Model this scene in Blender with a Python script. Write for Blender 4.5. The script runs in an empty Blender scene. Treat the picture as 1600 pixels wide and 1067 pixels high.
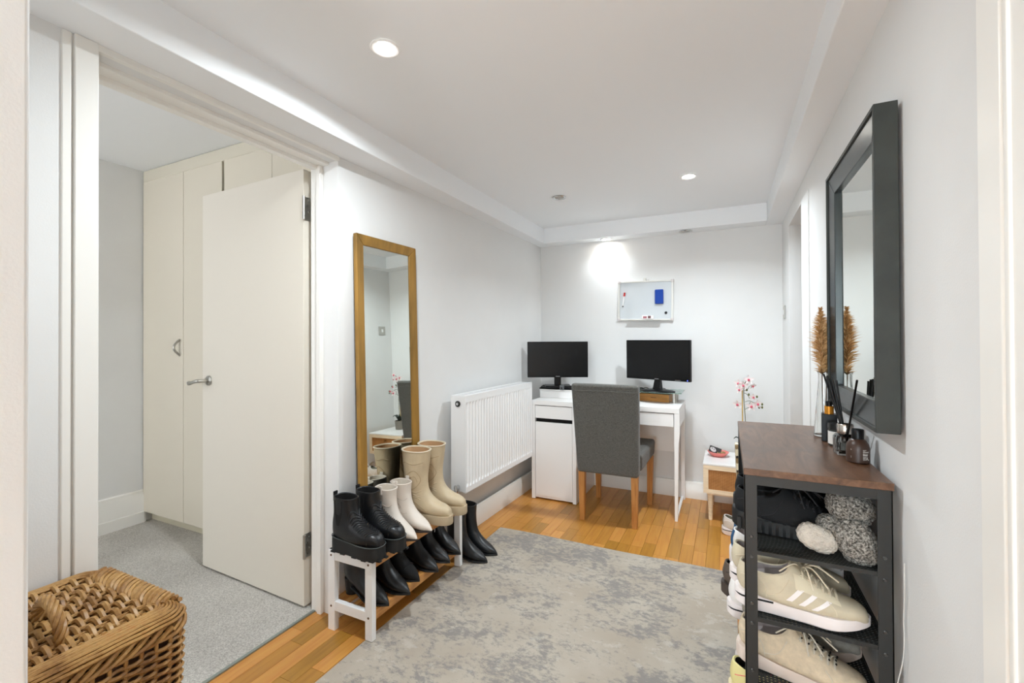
import bpy, bmesh, math, random
from mathutils import Vector, Matrix
from mathutils.bvhtree import BVHTree
from mathutils import noise as mnoise
R_ = math.radians
random.seed(7)
SC = bpy.context.scene
COL = SC.collection

# ---------------------------------------------------------------- camera
cam_d = bpy.data.cameras.new('camera'); cam = bpy.data.objects.new('camera', cam_d); COL.objects.link(cam)
yaw, pitch, roll = R_(25.67), R_(.388), R_(-.263)
F = Vector((-math.sin(yaw)*math.cos(pitch), math.cos(yaw)*math.cos(pitch), math.sin(pitch)))
R0 = Vector((math.cos(yaw), math.sin(yaw), 0)); U0 = R0.cross(F)
RR = R0*math.cos(roll) + U0*math.sin(roll); UU = RR.cross(F)
M = Matrix((RR, UU, -F)).transposed().to_4x4(); M.translation = (0, 0, 1.195)
cam.matrix_world = M
cam_d.sensor_width = 36; cam_d.lens = 703.6*36/1600; cam_d.shift_x = 2.5/1600; cam_d.shift_y = -9.1/1600
cam_d.clip_start = .02
SC.camera = cam

# ---------------------------------------------------------------- world, lamps, exposure
W = bpy.data.worlds.new('world'); SC.world = W; W.use_nodes = True
W.node_tree.nodes['Background'].inputs[0].default_value = (.92, .955, 1, 1)
W.node_tree.nodes['Background'].inputs[1].default_value = 3.4
SC.view_settings.view_transform = 'Standard'; SC.view_settings.look = 'None'
SC.view_settings.exposure = 1.3; SC.view_settings.gamma = 1; SC.view_settings.use_curve_mapping = False
SC.cycles.max_bounces = 12; SC.cycles.diffuse_bounces = 8; SC.cycles.transparent_max_bounces = 12
SC.cycles.sample_clamp_indirect = 6; SC.cycles.caustics_reflective = False; SC.cycles.caustics_refractive = False

def lamp(name, loc, energy, size, color=(.85, .94, 1), spread=160, rot=(0, 0, 0)):
    l = bpy.data.lights.new(name, 'AREA'); l.shape = 'DISK'; l.size = size; l.energy = energy; l.color = color
    l.spread = R_(spread)
    o = bpy.data.objects.new(name, l); COL.objects.link(o); o.location = loc; o.rotation_euler = rot
    return o
CEIL = 2.108; BEAM = 1.985
LIT = [(-.957, 1.096), (-.188, 2.72)]
for i, (x, y) in enumerate(LIT): lamp('downlight_lamp', (x, y, CEIL-.012), (7, 6.5)[i], .07, spread=(168, 142)[i])
lamp('downlight_lamp', (-.86, 3.555, BEAM-.012), .6, .06, spread=120)
# unseen fill lights added in the hall behind the camera
wl_ = bpy.data.lights.new('hall_fill_area', 'AREA'); wl_.shape = 'RECTANGLE'; wl_.size = 1.5; wl_.size_y = 1.5; wl_.energy = 9; wl_.color = (.82, .92, 1)  # added soft frontal fill, no window is built here
wo_ = bpy.data.objects.new('hall_fill_area', wl_); COL.objects.link(wo_); wo_.location = (-.65, -2.94, 1.15)
ln_ = bpy.data.lights.new('hall_fill_point', 'POINT'); ln_.shadow_soft_size = .28; ln_.energy = 38; ln_.color = (.79, .915, 1)  # added point fill that lifts ceiling and walls, no lamp body
lo_ = bpy.data.objects.new('hall_fill_point', ln_); COL.objects.link(lo_); lo_.location = (-.04, -2.62, 1.15)
wo_.location = (-.65, -2.94, 1.15); wo_.rotation_euler = (R_(90), 0, 0)

# ---------------------------------------------------------------- materials
def lin(c):
    return tuple(((v/255)/12.92 if v/255 <= .04045 else ((v/255+.055)/1.055)**2.4) for v in c) + (1,)
class N:
    def __init__(s, name):
        s.m = bpy.data.materials.new(name); s.m.use_nodes = True; s.t = s.m.node_tree
        s.b = s.t.nodes['Principled BSDF']
    def n(s, typ, **kw):
        o = s.t.nodes.new(typ)
        for k, v in kw.items():
            if k in o.inputs.keys(): o.inputs[k].default_value = v
            else: setattr(o, k, v)
        return o
    def l(s, a, b): s.t.links.new(a, b)
    def co(s, scale=(1, 1, 1), kind='Object', rot=(0, 0, 0)):
        c = s.n('ShaderNodeTexCoord'); mp = s.n('ShaderNodeMapping'); mp.inputs['Scale'].default_value = scale
        mp.inputs['Rotation'].default_value = rot
        s.l(c.outputs[kind], mp.inputs[0]); return mp.outputs[0]
    def noise(s, co, scale, detail=4, rough=.55, dist=0):
        o = s.n('ShaderNodeTexNoise'); o.inputs['Scale'].default_value = scale; o.inputs['Detail'].default_value = detail
        o.inputs['Roughness'].default_value = rough; o.inputs['Distortion'].default_value = dist
        s.l(co, o.inputs['Vector']); return o.outputs['Fac']
    def ramp(s, fac, stops):
        o = s.n('ShaderNodeValToRGB'); e = o.color_ramp.elements
        while len(e) < len(stops): e.new(.5)
        for i, (p, c) in enumerate(stops): e[i].position = p; e[i].color = lin(c) if len(c) == 3 else c
        s.l(fac, o.inputs[0]); return o.outputs[0]
    def mix(s, fac, a, b, mode='MIX'):
        o = s.n('ShaderNodeMix', data_type='RGBA', blend_type=mode)
        for sock, v in ((o.inputs['Factor'], fac), (o.inputs[6], a), (o.inputs[7], b)):
            if hasattr(v, 'links'): s.l(v, sock)
            else: sock.default_value = v
        return o.outputs[2]
    def bump(s, h, strength=.3, dist=.002):
        o = s.n('ShaderNodeBump'); o.inputs['Strength'].default_value = strength; o.inputs['Distance'].default_value = dist
        s.l(h, o.inputs['Height']); s.l(o.outputs[0], s.b.inputs['Normal'])
    def math(s, op, a, b=0.):
        o = s.n('ShaderNodeMath', operation=op)
        for k, v in ((0, a), (1, b)):
            if hasattr(v, 'links'): s.l(v, o.inputs[k])
            else: o.inputs[k].default_value = v
        return o.outputs[0]
def mat(name, c, rough=.5, metal=0, var=0, vscale=30, bump=0, bscale=200, bdist=.001, spec=.5, trans=0, ior=1.45, coat=0, stretch=(1, 1, 1), emit=0):
    q = N(name); b = q.b
    b.inputs['Base Color'].default_value = lin(c); b.inputs['Roughness'].default_value = rough
    b.inputs['Metallic'].default_value = metal; b.inputs['Specular IOR Level'].default_value = spec
    b.inputs['Transmission Weight'].default_value = trans; b.inputs['IOR'].default_value = ior
    b.inputs['Coat Weight'].default_value = coat; b.inputs['Coat Roughness'].default_value = .1
    if emit: b.inputs['Emission Color'].default_value = lin(c); b.inputs['Emission Strength'].default_value = emit
    if var or bump: co = q.co(stretch)
    if var:
        lo = tuple(max(0, v*(1-var)) for v in c); hi = tuple(min(255, v*(1+var)) for v in c)
        q.l(q.ramp(q.noise(co, vscale), [(.3, lo), (.7, hi)]), b.inputs['Base Color'])
    if bump: q.bump(q.noise(co, bscale, 3), bump, bdist)
    return q.m
PAINT = mat('white_wall_paint', (226, 226, 225), .75, var=.008, vscale=3, bump=.25, bscale=260, bdist=.0012, spec=.3)
CEILP = mat('ceiling_paint', (240, 242, 244), .8, spec=.25)
GLOSS = mat('white_gloss_paint', (236, 234, 229), .3, bump=.04, bscale=40, bdist=.0005)
DOORP = mat('cream_door_paint', (224, 217, 204), .4)
WARD = mat('cream_wardrobe_gloss', (222, 214, 197), .16)
WMET = mat('white_enamel', (238, 238, 238), .3)
WDESK = mat('white_laminate', (238, 236, 234), .35)
STEEL = mat('brushed_steel', (190, 188, 182), .28, 1)
CHROME = mat('chrome', (215, 215, 215), .1, 1)
BLKM = mat('black_powder_coated_steel', (42, 43, 42), .45, bump=.1, bscale=600, bdist=.0004)
BLKPL = mat('black_plastic', (13, 13, 14), .34, spec=.28)
BLKLE = mat('black_leather', (24, 25, 27), .36, bump=.35, bscale=220, bdist=.0012, var=.15, vscale=40)
BLKSOLE = mat('black_rubber', (26, 27, 28), .55)
BLKFAB = mat('black_knit', (17, 17, 18), .9, bump=.4, bscale=500)
DARK = mat('dark_lining', (20, 18, 17), .9)
SCREEN = mat('monitor_screen', (13, 13, 14), .28, spec=.35)
GLASS = mat('clear_glass', (250, 251, 250), .02, trans=1, ior=1.45)
GREENG = mat('green_edge_glass', (190, 228, 212), .03, trans=.9, ior=1.5)
MIRROR = mat('mirror_glass', (226, 230, 224), .015, 1)
GOLD = mat('worn_gold_wood', (150, 113, 52), .42, .25, var=.16, vscale=6, bump=.15, bscale=60, stretch=(3, 3, .5))
GUN = mat('gunmetal_frame', (58, 62, 62), .26, .55, var=.1, vscale=8)
GUNS = mat('gunmetal_side', (50, 53, 49), .5, .1, var=.12, vscale=14)
BAMB = N('bamboo'); _c = BAMB.co((30, 3, 30)); BAMB.l(BAMB.ramp(BAMB.noise(_c, 2.2, 5), [(.3, (176, 116, 56)), (.7, (208, 152, 86))]), BAMB.b.inputs[0]); BAMB.b.inputs['Roughness'].default_value = .42; BAMB = BAMB.m
OAKLEG = N('chair_leg_oak'); _c = OAKLEG.co((40, 40, 4)); OAKLEG.l(OAKLEG.ramp(OAKLEG.noise(_c, 1.6, 5), [(.3, (166, 108, 52)), (.7, (198, 142, 80))]), OAKLEG.b.inputs[0]); OAKLEG.b.inputs['Roughness'].default_value = .42; OAKLEG = OAKLEG.m
PALEW = mat('pale_pine', (232, 212, 182), .5, var=.05, vscale=10, stretch=(1, 1, 8))
HONEY = mat('honey_wood', (186, 130, 62), .4, var=.1, vscale=8, stretch=(1, 10, 10))

def plank_mat():
    q = N('oak_plank'); oi = q.n('ShaderNodeObjectInfo')
    tone = q.ramp(oi.outputs['Random'], [(0, (190, 140, 58)), (.3, (206, 156, 72)), (.7, (218, 172, 92)), (1, (198, 146, 62))])
    off = q.n('ShaderNodeVectorMath', operation='SCALE'); q.l(oi.outputs['Location'], off.inputs[0]); off.inputs['Scale'].default_value = 7
    ad = q.n('ShaderNodeVectorMath', operation='ADD'); q.l(q.co((45, 3.5, 45)), ad.inputs[0]); q.l(off.outputs[0], ad.inputs[1])
    g = q.noise(ad.outputs[0], 1.3, 6, .6, .6)
    c = q.mix(.55, tone, q.ramp(g, [(.28, (88, 78, 58)), (.5, (132, 126, 112)), (.75, (156, 150, 136))]), 'OVERLAY')
    q.l(c, q.b.inputs[0]); q.b.inputs['Roughness'].default_value = .3
    q.bump(g, .06, .0006)
    return q.m
PLANK = plank_mat()

def rug_mat():
    q = N('distressed_rug'); co = q.co((1, 1, 1))
    co2 = q.co((1, 1.5, 1))
    big = q.noise(co, 2.6, 3, .5, .3); fine = q.noise(co2, 34, 9, .78, .3); mid = q.noise(co2, 5.5, 9, .74, .5)
    base = q.ramp(q.noise(co, 4, 4), [(.35, (178, 166, 151)), (.65, (190, 180, 166))])
    m1 = q.math('ADD', q.math('MULTIPLY', mid, .62), q.math('MULTIPLY', fine, .85))
    m1 = q.math('ADD', m1, q.math('MULTIPLY', q.math('SUBTRACT', big, .5), .5))
    dark = q.ramp(m1, [(.715, (0, 0, 0)), (.82, (255, 255, 255))])
    light = q.ramp(q.math('SUBTRACT', q.noise(co2, 11, 8, .75), q.math('MULTIPLY', q.math('SUBTRACT', big, .5), .4)), [(.58, (0, 0, 0)), (.66, (255, 255, 255))])
    c = q.mix(q.math('MULTIPLY', dark, .85), base, lin((138, 134, 131)))
    c = q.mix(q.math('MULTIPLY', light, .5), c, lin((206, 200, 190)))
    wv = q.n('ShaderNodeTexWave', wave_type='BANDS', bands_direction='Y'); wv.inputs['Scale'].default_value = 110; wv.inputs['Distortion'].default_value = 1.5
    q.l(co, wv.inputs[0])
    c = q.mix(q.math('MULTIPLY', wv.outputs['Fac'], .14), c, lin((150, 143, 134)))
    q.l(c, q.b.inputs[0]); q.b.inputs['Roughness'].default_value = .95; q.b.inputs['Specular IOR Level'].default_value = .1
    q.bump(q.math('ADD', fine, q.math('MULTIPLY', wv.outputs['Fac'], .6)), .5, .003)
    return q.m
RUG = rug_mat()
def carpet_mat():
    q = N('grey_carpet'); co = q.co()
    c = q.ramp(q.math('ADD', q.math('MULTIPLY', q.noise(co, 170, 3, .7), .75), q.math('MULTIPLY', q.noise(co, 3, 3), .25)), [(.36, (168, 163, 156)), (.64, (226, 222, 215))])
    q.l(c, q.b.inputs[0]); q.b.inputs['Roughness'].default_value = 1; q.b.inputs['Specular IOR Level'].default_value = .05
    q.bump(q.noise(co, 220, 3, .7), .9, .006); return q.m
CARPET = carpet_mat()
def fabric_mat(name, a, b, sc=240):
    q = N(name); co = q.co(); co1 = q.co((1, 1, 6)); co2 = q.co((6, 6, 1))
    f = q.math('ADD', q.math('MULTIPLY', q.noise(co1, sc*.4, 4, .7), .5), q.math('MULTIPLY', q.noise(co2, sc*.4, 4, .7), .5))
    q.l(q.ramp(f, [(.38, a), (.62, b)]), q.b.inputs[0]); q.b.inputs['Roughness'].default_value = .95; q.b.inputs['Specular IOR Level'].default_value = .15
    q.b.inputs['Sheen Weight'].default_value = .15
    q.bump(f, .5, .002); return q.m
GREYF = fabric_mat('grey_woven_upholstery', (66, 65, 62), (112, 110, 105))
def rustic_mat():
    q = N('rustic_brown_board'); co = q.co((1, 1, 1)); st = q.co((9, 1.6, 9))
    a = q.noise(st, 3.2, 7, .65, 1.2); b = q.noise(co, 6, 4, .6, .6)
    c = q.ramp(a, [(.25, (58, 37, 24)), (.5, (100, 68, 46)), (.75, (126, 92, 68))])
    c = q.mix(q.ramp(b, [(.5, (0, 0, 0)), (.72, (190, 190, 190))]), c, lin((72, 60, 54)))
    q.l(c, q.b.inputs[0]); q.b.inputs['Roughness'].default_value = .33; return q.m
RUST = rustic_mat()
def rattan_mat():
    q = N('rattan_cane'); w1 = q.n('ShaderNodeTexWave', bands_direction='X'); w1.inputs['Scale'].default_value = 60; w1.inputs['Distortion'].default_value = .6
    w2 = q.n('ShaderNodeTexWave', bands_direction='Z'); w2.inputs['Scale'].default_value = 60; w2.inputs['Distortion'].default_value = .6
    co = q.co(); q.l(co, w1.inputs[0]); q.l(co, w2.inputs[0])
    f = q.math('MULTIPLY', w1.outputs['Fac'], w2.outputs['Fac'])
    f = q.math('ADD', q.math('MULTIPLY', f, .6), q.math('MULTIPLY', q.noise(co, 25, 5, .7), .4))
    q.l(q.ramp(f, [(.15, (138, 86, 38)), (.45, (184, 128, 68)), (.8, (206, 156, 98))]), q.b.inputs[0]); q.b.inputs['Roughness'].default_value = .6
    q.bump(f, .6, .002); return q.m
RATTAN = rattan_mat()
def wicker_mat():
    q = N('willow_cane'); co = q.co()
    a = q.noise(co, 14, 5, .65); b = q.noise(co, 120, 3, .6)
    c = q.ramp(q.math('ADD', q.math('MULTIPLY', a, .75), q.math('MULTIPLY', b, .25)), [(.3, (92, 58, 26)), (.44, (146, 104, 54)), (.6, (178, 138, 82)), (.72, (164, 106, 52))])
    q.l(c, q.b.inputs[0]); q.b.inputs['Roughness'].default_value = .45; q.bump(b, .3, .001); return q.m
WICK = wicker_mat()
WICKIN = mat('basket_inside', (58, 36, 20), .8)

# ---------------------------------------------------------------- mesh builder
class MB:
    def __init__(s): s.v = []; s.f = []
    def add(s, v, f):
        o = len(s.v); s.v += [Vector(p) for p in v]; s.f += [tuple(i+o for i in q) for q in f]; return s
    def box(s, x0, y0, z0, x1, y1, z1):
        v = [(x, y, z) for z in (z0, z1) for x, y in ((x0, y0), (x1, y0), (x1, y1), (x0, y1))]
        return s.hexa(v)
    def hexa(s, v):   # four bottom points ccw, four top points
        return s.add(v, [(3, 2, 1, 0), (4, 5, 6, 7), (0, 1, 5, 4), (1, 2, 6, 5), (2, 3, 7, 6), (3, 0, 4, 7)])
    def loft(s, rings, c0=True, c1=True, closed=True):
        n = len(rings[0]); v = [p for r in rings for p in r]; f = []
        for i in range(len(rings)-1):
            for j in range(n if closed else n-1):
                k = (j+1) % n
                f.append((i*n+j, i*n+k, (i+1)*n+k, (i+1)*n+j))
        if c0: f.append(tuple(range(n-1, -1, -1)))
        if c1: f.append(tuple((len(rings)-1)*n+j for j in range(n)))
        return s.add(v, f)
    def tube(s, pts, r, n=8, cap=True, flat=1.0):
        pts = [Vector(p) for p in pts]; rings = []; up = None
        for i, p in enumerate(pts):
            t = (pts[min(i+1, len(pts)-1)] - pts[max(i-1, 0)])
            if t.length < 1e-9: t = Vector((0, 0, 1))
            t.normalize()
            if up is None:
                up = Vector((0, 0, 1)) if abs(t.z) < .9 else Vector((1, 0, 0))
            a = t.cross(up)
            if a.length < 1e-6: a = t.orthogonal()
            a.normalize(); up = a.cross(t).normalized()
            rad = r[i] if isinstance(r, (list, tuple)) else r
            rings.append([p + a*math.cos(2*math.pi*k/n)*rad + up*math.sin(2*math.pi*k/n)*rad*flat for k in range(n)])
        return s.loft(rings, cap, cap)
    def lathe(s, prof, n=24, c=(0, 0, 0), c0=True, c1=True, sx=1, sy=1):
        rings = [[(c[0]+r*sx*math.cos(2*math.pi*k/n), c[1]+r*sy*math.sin(2*math.pi*k/n), c[2]+z) for k in range(n)] for r, z in prof]
        return s.loft(rings, c0, c1)
    def prism(s, outline, z0, z1):
        return s.loft([[(x, y, z0) for x, y in outline], [(x, y, z1) for x, y in outline]])
    def xf(s, m):
        s.v = [m @ p for p in s.v]; return s
    def build(s, name, m, parent=None, smooth=False, bevel=0, seg=2, sub=0, angle=38, kind=None, label=None):
        me = bpy.data.meshes.new(name); me.from_pydata([tuple(p) for p in s.v], [], s.f)
        bm = bmesh.new(); bm.from_mesh(me); bmesh.ops.recalc_face_normals(bm, faces=bm.faces); bm.to_mesh(me); bm.free()
        me.materials.append(m)
        if smooth:
            me.polygons.foreach_set('use_smooth', [True]*len(me.polygons)); me.set_sharp_from_angle(angle=R_(angle))
        o = bpy.data.objects.new(name, me); COL.objects.link(o)
        if parent: o.parent = parent
        if bevel:
            b = o.modifiers.new('bevel', 'BEVEL'); b.width = bevel; b.segments = seg; b.limit_method = 'ANGLE'; b.angle_limit = R_(40)
            me.polygons.foreach_set('use_smooth', [True]*len(me.polygons)); b.harden_normals = True
            me.set_sharp_from_angle(angle=R_(38))
        if sub:
            q = o.modifiers.new('sub', 'SUBSURF'); q.levels = q.render_levels = sub
        if kind: o['kind'] = kind
        if label: o['label'] = label
        return o
def thing(name, label, cat, loc=(0, 0, 0), rz=0, group=None, rot=None):
    o = bpy.data.objects.new(name, None); COL.objects.link(o); o.empty_display_size = .05
    o.location = loc; o.rotation_euler = rot if rot else (0, 0, rz)
    o['label'] = label; o['category'] = cat
    if group: o['group'] = group
    return o
def tag(o, label, cat, group=None):
    o['label'] = label; o['category'] = cat
    if group: o['group'] = group
    return o
def struct(name, mb, m, parent=None, **k):
    o = mb.build(name, m, parent, **k)
    if not parent: o['kind'] = 'structure'
    return o
def dup(o, parent=None):
    c = o.copy(); COL.objects.link(c)
    if parent: c.parent = parent
    for ch in o.children: dup(ch, c)
    return c
def again(root, loc, rz, label, group=None, rot=None):
    r = dup(root); r.location = loc; r.rotation_euler = rot if rot else (0, 0, rz); r['label'] = label
    if group: r['group'] = group
    return r
def cr(pts, n):     # catmull-rom resample of tuples
    P = [tuple(p) if hasattr(p, '__len__') else (p,) for p in pts]; k = len(P); out = []
    for i in range(n):
        u = i/(n-1)*(k-1); j = min(int(u), k-2); t = u-j
        a, b, c, d = P[max(j-1, 0)], P[j], P[j+1], P[min(j+2, k-1)]
        out.append(tuple(.5*(2*b[q]+(c[q]-a[q])*t+(2*a[q]-5*b[q]+4*c[q]-d[q])*t*t+(3*b[q]-a[q]-3*c[q]+d[q])*t**3) for q in range(len(b))))
    return out
def xl(y): return -1.51 + (y-1.43)*.0276      # face of the left wall, a touch out of square
FW = 3.63; XR = .35

# ---------------------------------------------------------------- setting
floor = struct('floor', MB().box(-1.64, -3.1, -.06, 1.4, 4.6, -.012), mat('subfloor', (70, 45, 22), .8))
pm = {}
def plank(x, y, w, L):
    key = round(L, 3), round(w, 3)
    if key not in pm:
        mb = MB().box(-w/2+.0004, -L/2+.0004, -.012, w/2-.0004, L/2-.0004, 0)
        o = mb.build('plank', PLANK, floor, bevel=.0006, seg=1); pm[key] = o
    else:
        o = pm[key].copy(); COL.objects.link(o)
    o.location = (x, y, 0)
PW = .0665; rnd = random.Random(3)
LEN = (.21, .28, .34, .41)
def strip(x, y0, y1):
    y = y0 - rnd.choice((.0, .07, .14, .2))
    while y < y1:
        L = rnd.choice(LEN); plank(x, y+L/2, PW, L); y += L
i = 0; x = -1.606
while x < 1.0:
    if x < -1.26: strip(x, .75, 3.62)
    elif x < .0: strip(x, 2.45, 3.62)
    elif x < .42: strip(x, 1.0, 3.62)
    x += PW
rest = MB().box(-1.64, -3.1, -.012, 1.4, .55, -.001).box(.42, .55, -.012, 1.4, 4.6, -.001)
rest.build('floor_outer_boards', PLANK, floor)
struct('floor', MB().box(-4.0, -3.1, -.05, -1.648, 2.4, .004), CARPET)
struct('trim_1', MB().box(-1.652, .6, -.01, -1.638, 1.43, .006), mat('threshold_strip', (150, 158, 152), .4, .6))

wl = MB().prism([(-1.51, 1.43), (xl(FW), FW), (-1.75, FW+.2), (-1.66, 1.43)], 0, 2.4)
wl.box(-1.66, -3.1, 0, -1.51, .603, 2.4).box(-1.66, .603, 1.97, -1.51, 1.43, 2.4)
struct('wall_left', wl, PAINT)
struct('wall_far', MB().box(-1.6, FW, 0, 1.4, FW+.12, 2.4), PAINT)
wr = MB().box(XR, -3.1, 0, XR+.12, 2.49, 2.4).box(XR, 3.25, 0, XR+.12, FW, 2.4).box(XR, 2.49, 1.885, XR+.12, 3.25, 2.4)
struct('wall_right', wr, PAINT)
struct('wall_alcove', MB().box(1.28, 2.2, 0, 1.4, 3.8, 2.4).box(.47, 2.2, 0, 1.4, 2.3, 2.4).hexa([(.4, 3.4, 0), (1.3, 3.05, 0), (1.3, 3.2, 0), (.4, 3.5, 0), (.4, 3.4, 2.4), (1.3, 3.05, 2.4), (1.3, 3.2, 2.4), (.4, 3.5, 2.4)]), PAINT)
struct('trim_2', MB().box(XR-.006, 2.49, 0, XR+.12, 2.70, 1.885), PAINT, bevel=.004)
struct('ceiling', MB().box(-1.66, -3.1, CEIL, 1.4, 4.0, CEIL+.08), CEILP)
struct('trim_3', MB().box(-1.60, -3.1, BEAM, -1.365, FW+.05, CEIL+.02), CEILP, bevel=.004)
struct('trim_4', MB().box(-1.365, 3.492, BEAM, .252, FW+.05, CEIL+.02), CEILP, bevel=.004)
struct('trim_5', MB().box(.252, -3.1, BEAM, XR+.05, FW+.05, CEIL+.02), CEILP, bevel=.004)
struct('wall_near', MB().box(-1.66, .02, 0, -.722, .228, 2.4).box(-1.66, -3.1, 0, XR, -2.98, 2.4), PAINT, bevel=.006)
# skirting boards
def skirt(name, pts, h=.12, t=.018):
    (x0, y0), (x1, y1) = pts; d = Vector((x1-x0, y1-y0, 0)); n = Vector((d.y, -d.x, 0)).normalized()
    prof = [(0, 0), (t, 0), (t, h*.82), (t*.72, h*.88), (t*.62, h*.97), (t*.3, h), (0, h)]
    rings = [[(px+n.x*a, py+n.y*a, z) for a, z in prof] for px, py in ((x0, y0), (x1, y1))]
    return struct(name, MB().loft(rings), GLOSS, bevel=.001)
skirt('baseboard_left', ((xl(2.07)+.02, 2.07), (xl(FW)+.026, FW)), .13)
skirt('baseboard_far', ((xl(FW), FW-.004), (XR, FW-.004)), .125, .02)
skirt('baseboard_right', ((XR-.001, 2.48), (XR-.001, .91)), .12, .012)

# doorway to the bedroom: lining, stops, architraves
struct('trim_6', MB().box(-1.662, 1.417, 0, -1.60, 1.436, 1.975).box(-1.668, .598, 0, -1.565, .612, 1.975).box(-1.668, .6, 1.958, -1.565, 1.43, 1.98), GLOSS, bevel=.002)
struct('trim_7', MB().box(-1.622, 1.409, 0, -1.598, 1.42, 1.962).box(-1.648, .61, 1.944, -1.615, 1.41, 1.96), GLOSS, bevel=.002)
struct('trim_8', MB().box(-1.52, .553, 0, -1.499, .603, 1.985).box(-1.52, .53, 0, -1.505, .55, 1.985).box(-1.52, .6, 1.966, -1.503, 1.432, 1.986), GLOSS, bevel=.003)
# doorway on the right, near the camera
tr = MB().box(XR-.02, .822, 0, XR+.01, .886, 1.985).box(XR-.012, .882, 0, XR+.01, .903, 1.985).box(XR-.0215, .80, 0, XR+.01, .812, 1.985).box(XR-.018, -.1, 0, XR+.01, .824, 1.985)
struct('trim_9', tr, GLOSS, bevel=.004)

# bedroom shell
struct('wall_bedroom', MB().box(-3.6, -3.1, 0, -3.48, 2.4, 2.4).box(-3.6, 2.3, 0, -1.66, 2.4, 2.4), PAINT)
bw = MB().box(-3.6, -1.3, 0, -1.66, -1.2, .7).box(-3.6, -1.3, 2.15, -1.66, -1.2, 2.4).box(-3.6, -1.3, .7, -3.3, -1.2, 2.15).box(-2.0, -1.3, .7, -1.66, -1.2, 2.15)
struct('wall_window', bw, PAINT)
struct('ceiling', MB().box(-3.6, -3.1, 2.315, -1.66, 2.4, 2.36), CEILP)
skirt('baseboard_bedroom', ((-3.48, -1.2), (-3.48, 1.64)), .215, .02)
struct('trim_10', MB().box(-3.465, -1.2, 0, -3.452, 1.63, .075), GLOSS, bevel=.004)

# ---------------------------------------------------------------- bedroom wardrobe
wd = thing('wardrobe', 'cream gloss fitted wardrobe in the bedroom behind the open door', 'wardrobe', (-2.55, 1.9, 0))
MB().box(-.925, -.245, .07, .88, .38, 2.235).build('body', WARD, wd)
MB().box(-.925, -.22, .002, .88, .2, .07).build('plinth', mat('plinth_cream', (205, 198, 176), .5), wd)
MB().box(-.927, -.27, 2.236, .88, -.2, 2.313).build('cornice', mat('cream_cornice', (216, 209, 192), .6), wd, bevel=.006)
xs = [-3.472, -3.02, -2.637, -2.205, -1.70]
for k in range(4):
    x0, x1 = xs[k]+2.55+.0015, xs[k+1]+2.55-.0015
    if k == 1: x1 -= .0
    if k == 2: x0 += .018
    d = MB().box(x0, -.272, .072, x1, -.2455, 2.236).build('door', WARD, wd, bevel=.0015)
    if k == 0:
        pts = [(-.505+.03*0, -.272-.034*math.sin(t*math.pi/10), 1.1+.1*t/10) for t in range(11)]
        MB().tube(pts, .0065, 10).build('handle', STEEL, d, smooth=True)
MB().box(.02-.11, -.255, 1.6, -.09+.022, -.2456, 2.2).build('painted_gap_shade', DARK, wd)  # dark strip painted in as the shade of the gap between doors

# ---------------------------------------------------------------- bedroom door, ajar into the bedroom
dr = bpy.data.objects.new('door_1', None); COL.objects.link(dr); dr['kind'] = 'structure'
dr.location = (-1.694, 1.405, 0); dr.rotation_euler = (0, 0, R_(-2.2))
MB().box(-.795, 0, .014, 0, .04, 1.955).build('leaf', DOORP, dr, bevel=.0015)
# handle: rose and curved lever
h = MB().lathe([(.0, 0), (.026, 0), (.026, .006), (.02, .011), (0, .011)], 24).xf(Matrix.Translation((-.735, 0, .985)) @ Matrix.Rotation(R_(90), 4, 'X')).build('handle', STEEL, dr, smooth=True)
lv = cr([(-.735, -.006, .985), (-.735, -.045, .985), (-.748, -.056, .985), (-.782, -.058, .978), (-.812, -.056, .971), (-.826, -.05, .974)], 20)
MB().tube(lv, [.009]*6+[.0095]*8+[.0105]*6, 12).build('lever', STEEL, h, smooth=True)
for z in (1.78, .28):
    hb = MB().box(.001, .004, z-.052, .0035, .034, z+.052)
    hg = hb.build('hinge', STEEL, dr)
    kn = MB().tube([(.009, -.006, z-.052), (.009, -.006, z+.052)], .006, 12).build('knuckle', STEEL, hg, smooth=True)
    sc = MB()
    for dz in (-.036, -.012, .012, .036): sc.tube([(.0034, .012+.012*(dz in (-.012, .036)), z+dz), (.0046, .012+.012*(dz in (-.012, .036)), z+dz)], .0035, 8)
    sc.build('screw', CHROME, hg, smooth=True)

# ---------------------------------------------------------------- downlights
def downlight(x, y, z, lit, label):
    t = thing('downlight', label, 'ceiling light', (x, y, z), 0, None)
    MB().lathe([(.03, -.001), (.044, -.001), (.046, -.004), (.043, -.007), (.034, -.006), (.03, -.003)], 32, c0=False, c1=False).build('ring', CHROME if not lit else WMET, t, smooth=True)
    e = mat('lamp_lit', (255, 250, 240), .5, emit=40) if lit else mat('lamp_unlit', (176, 172, 165), .2)
    MB().lathe([(.0, -.003), (.015, -.0034), (.0305, -.003), (.0305, -.001), (0, -.001)], 24, c0=False, c1=False).build('lens', e, t, smooth=True)
downlight(-.957, 1.096, CEIL, True, 'brightly lit ceiling downlight nearest, above the open bedroom door')
downlight(-.188, 2.72, CEIL, True, 'lit ceiling downlight on the far right, in front of the desk')
downlight(-.97, 2.756, CEIL, False, 'unlit chrome-ringed downlight in the flat ceiling near the far beam')
downlight(-.86, 3.555, BEAM, True, 'lit downlight under the far beam washing the wall left of the whiteboard')
downlight(-.27, 3.555, BEAM, False, 'unlit downlight under the far beam, right of the whiteboard')

# ---------------------------------------------------------------- light switch on the right wall by the far corner
sw = thing('light_switch', 'brushed metal light switch on the right wall by the far corner', 'switch', (XR, 3.5, 1.363))
MB().box(-.007, -.043, -.043, -.0005, .043, .043).build('plate', STEEL, sw, bevel=.003)
MB().box(-.011, -.01, -.016, -.006, .01, .016).build('rocker', WMET, sw, bevel=.002)

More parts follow.
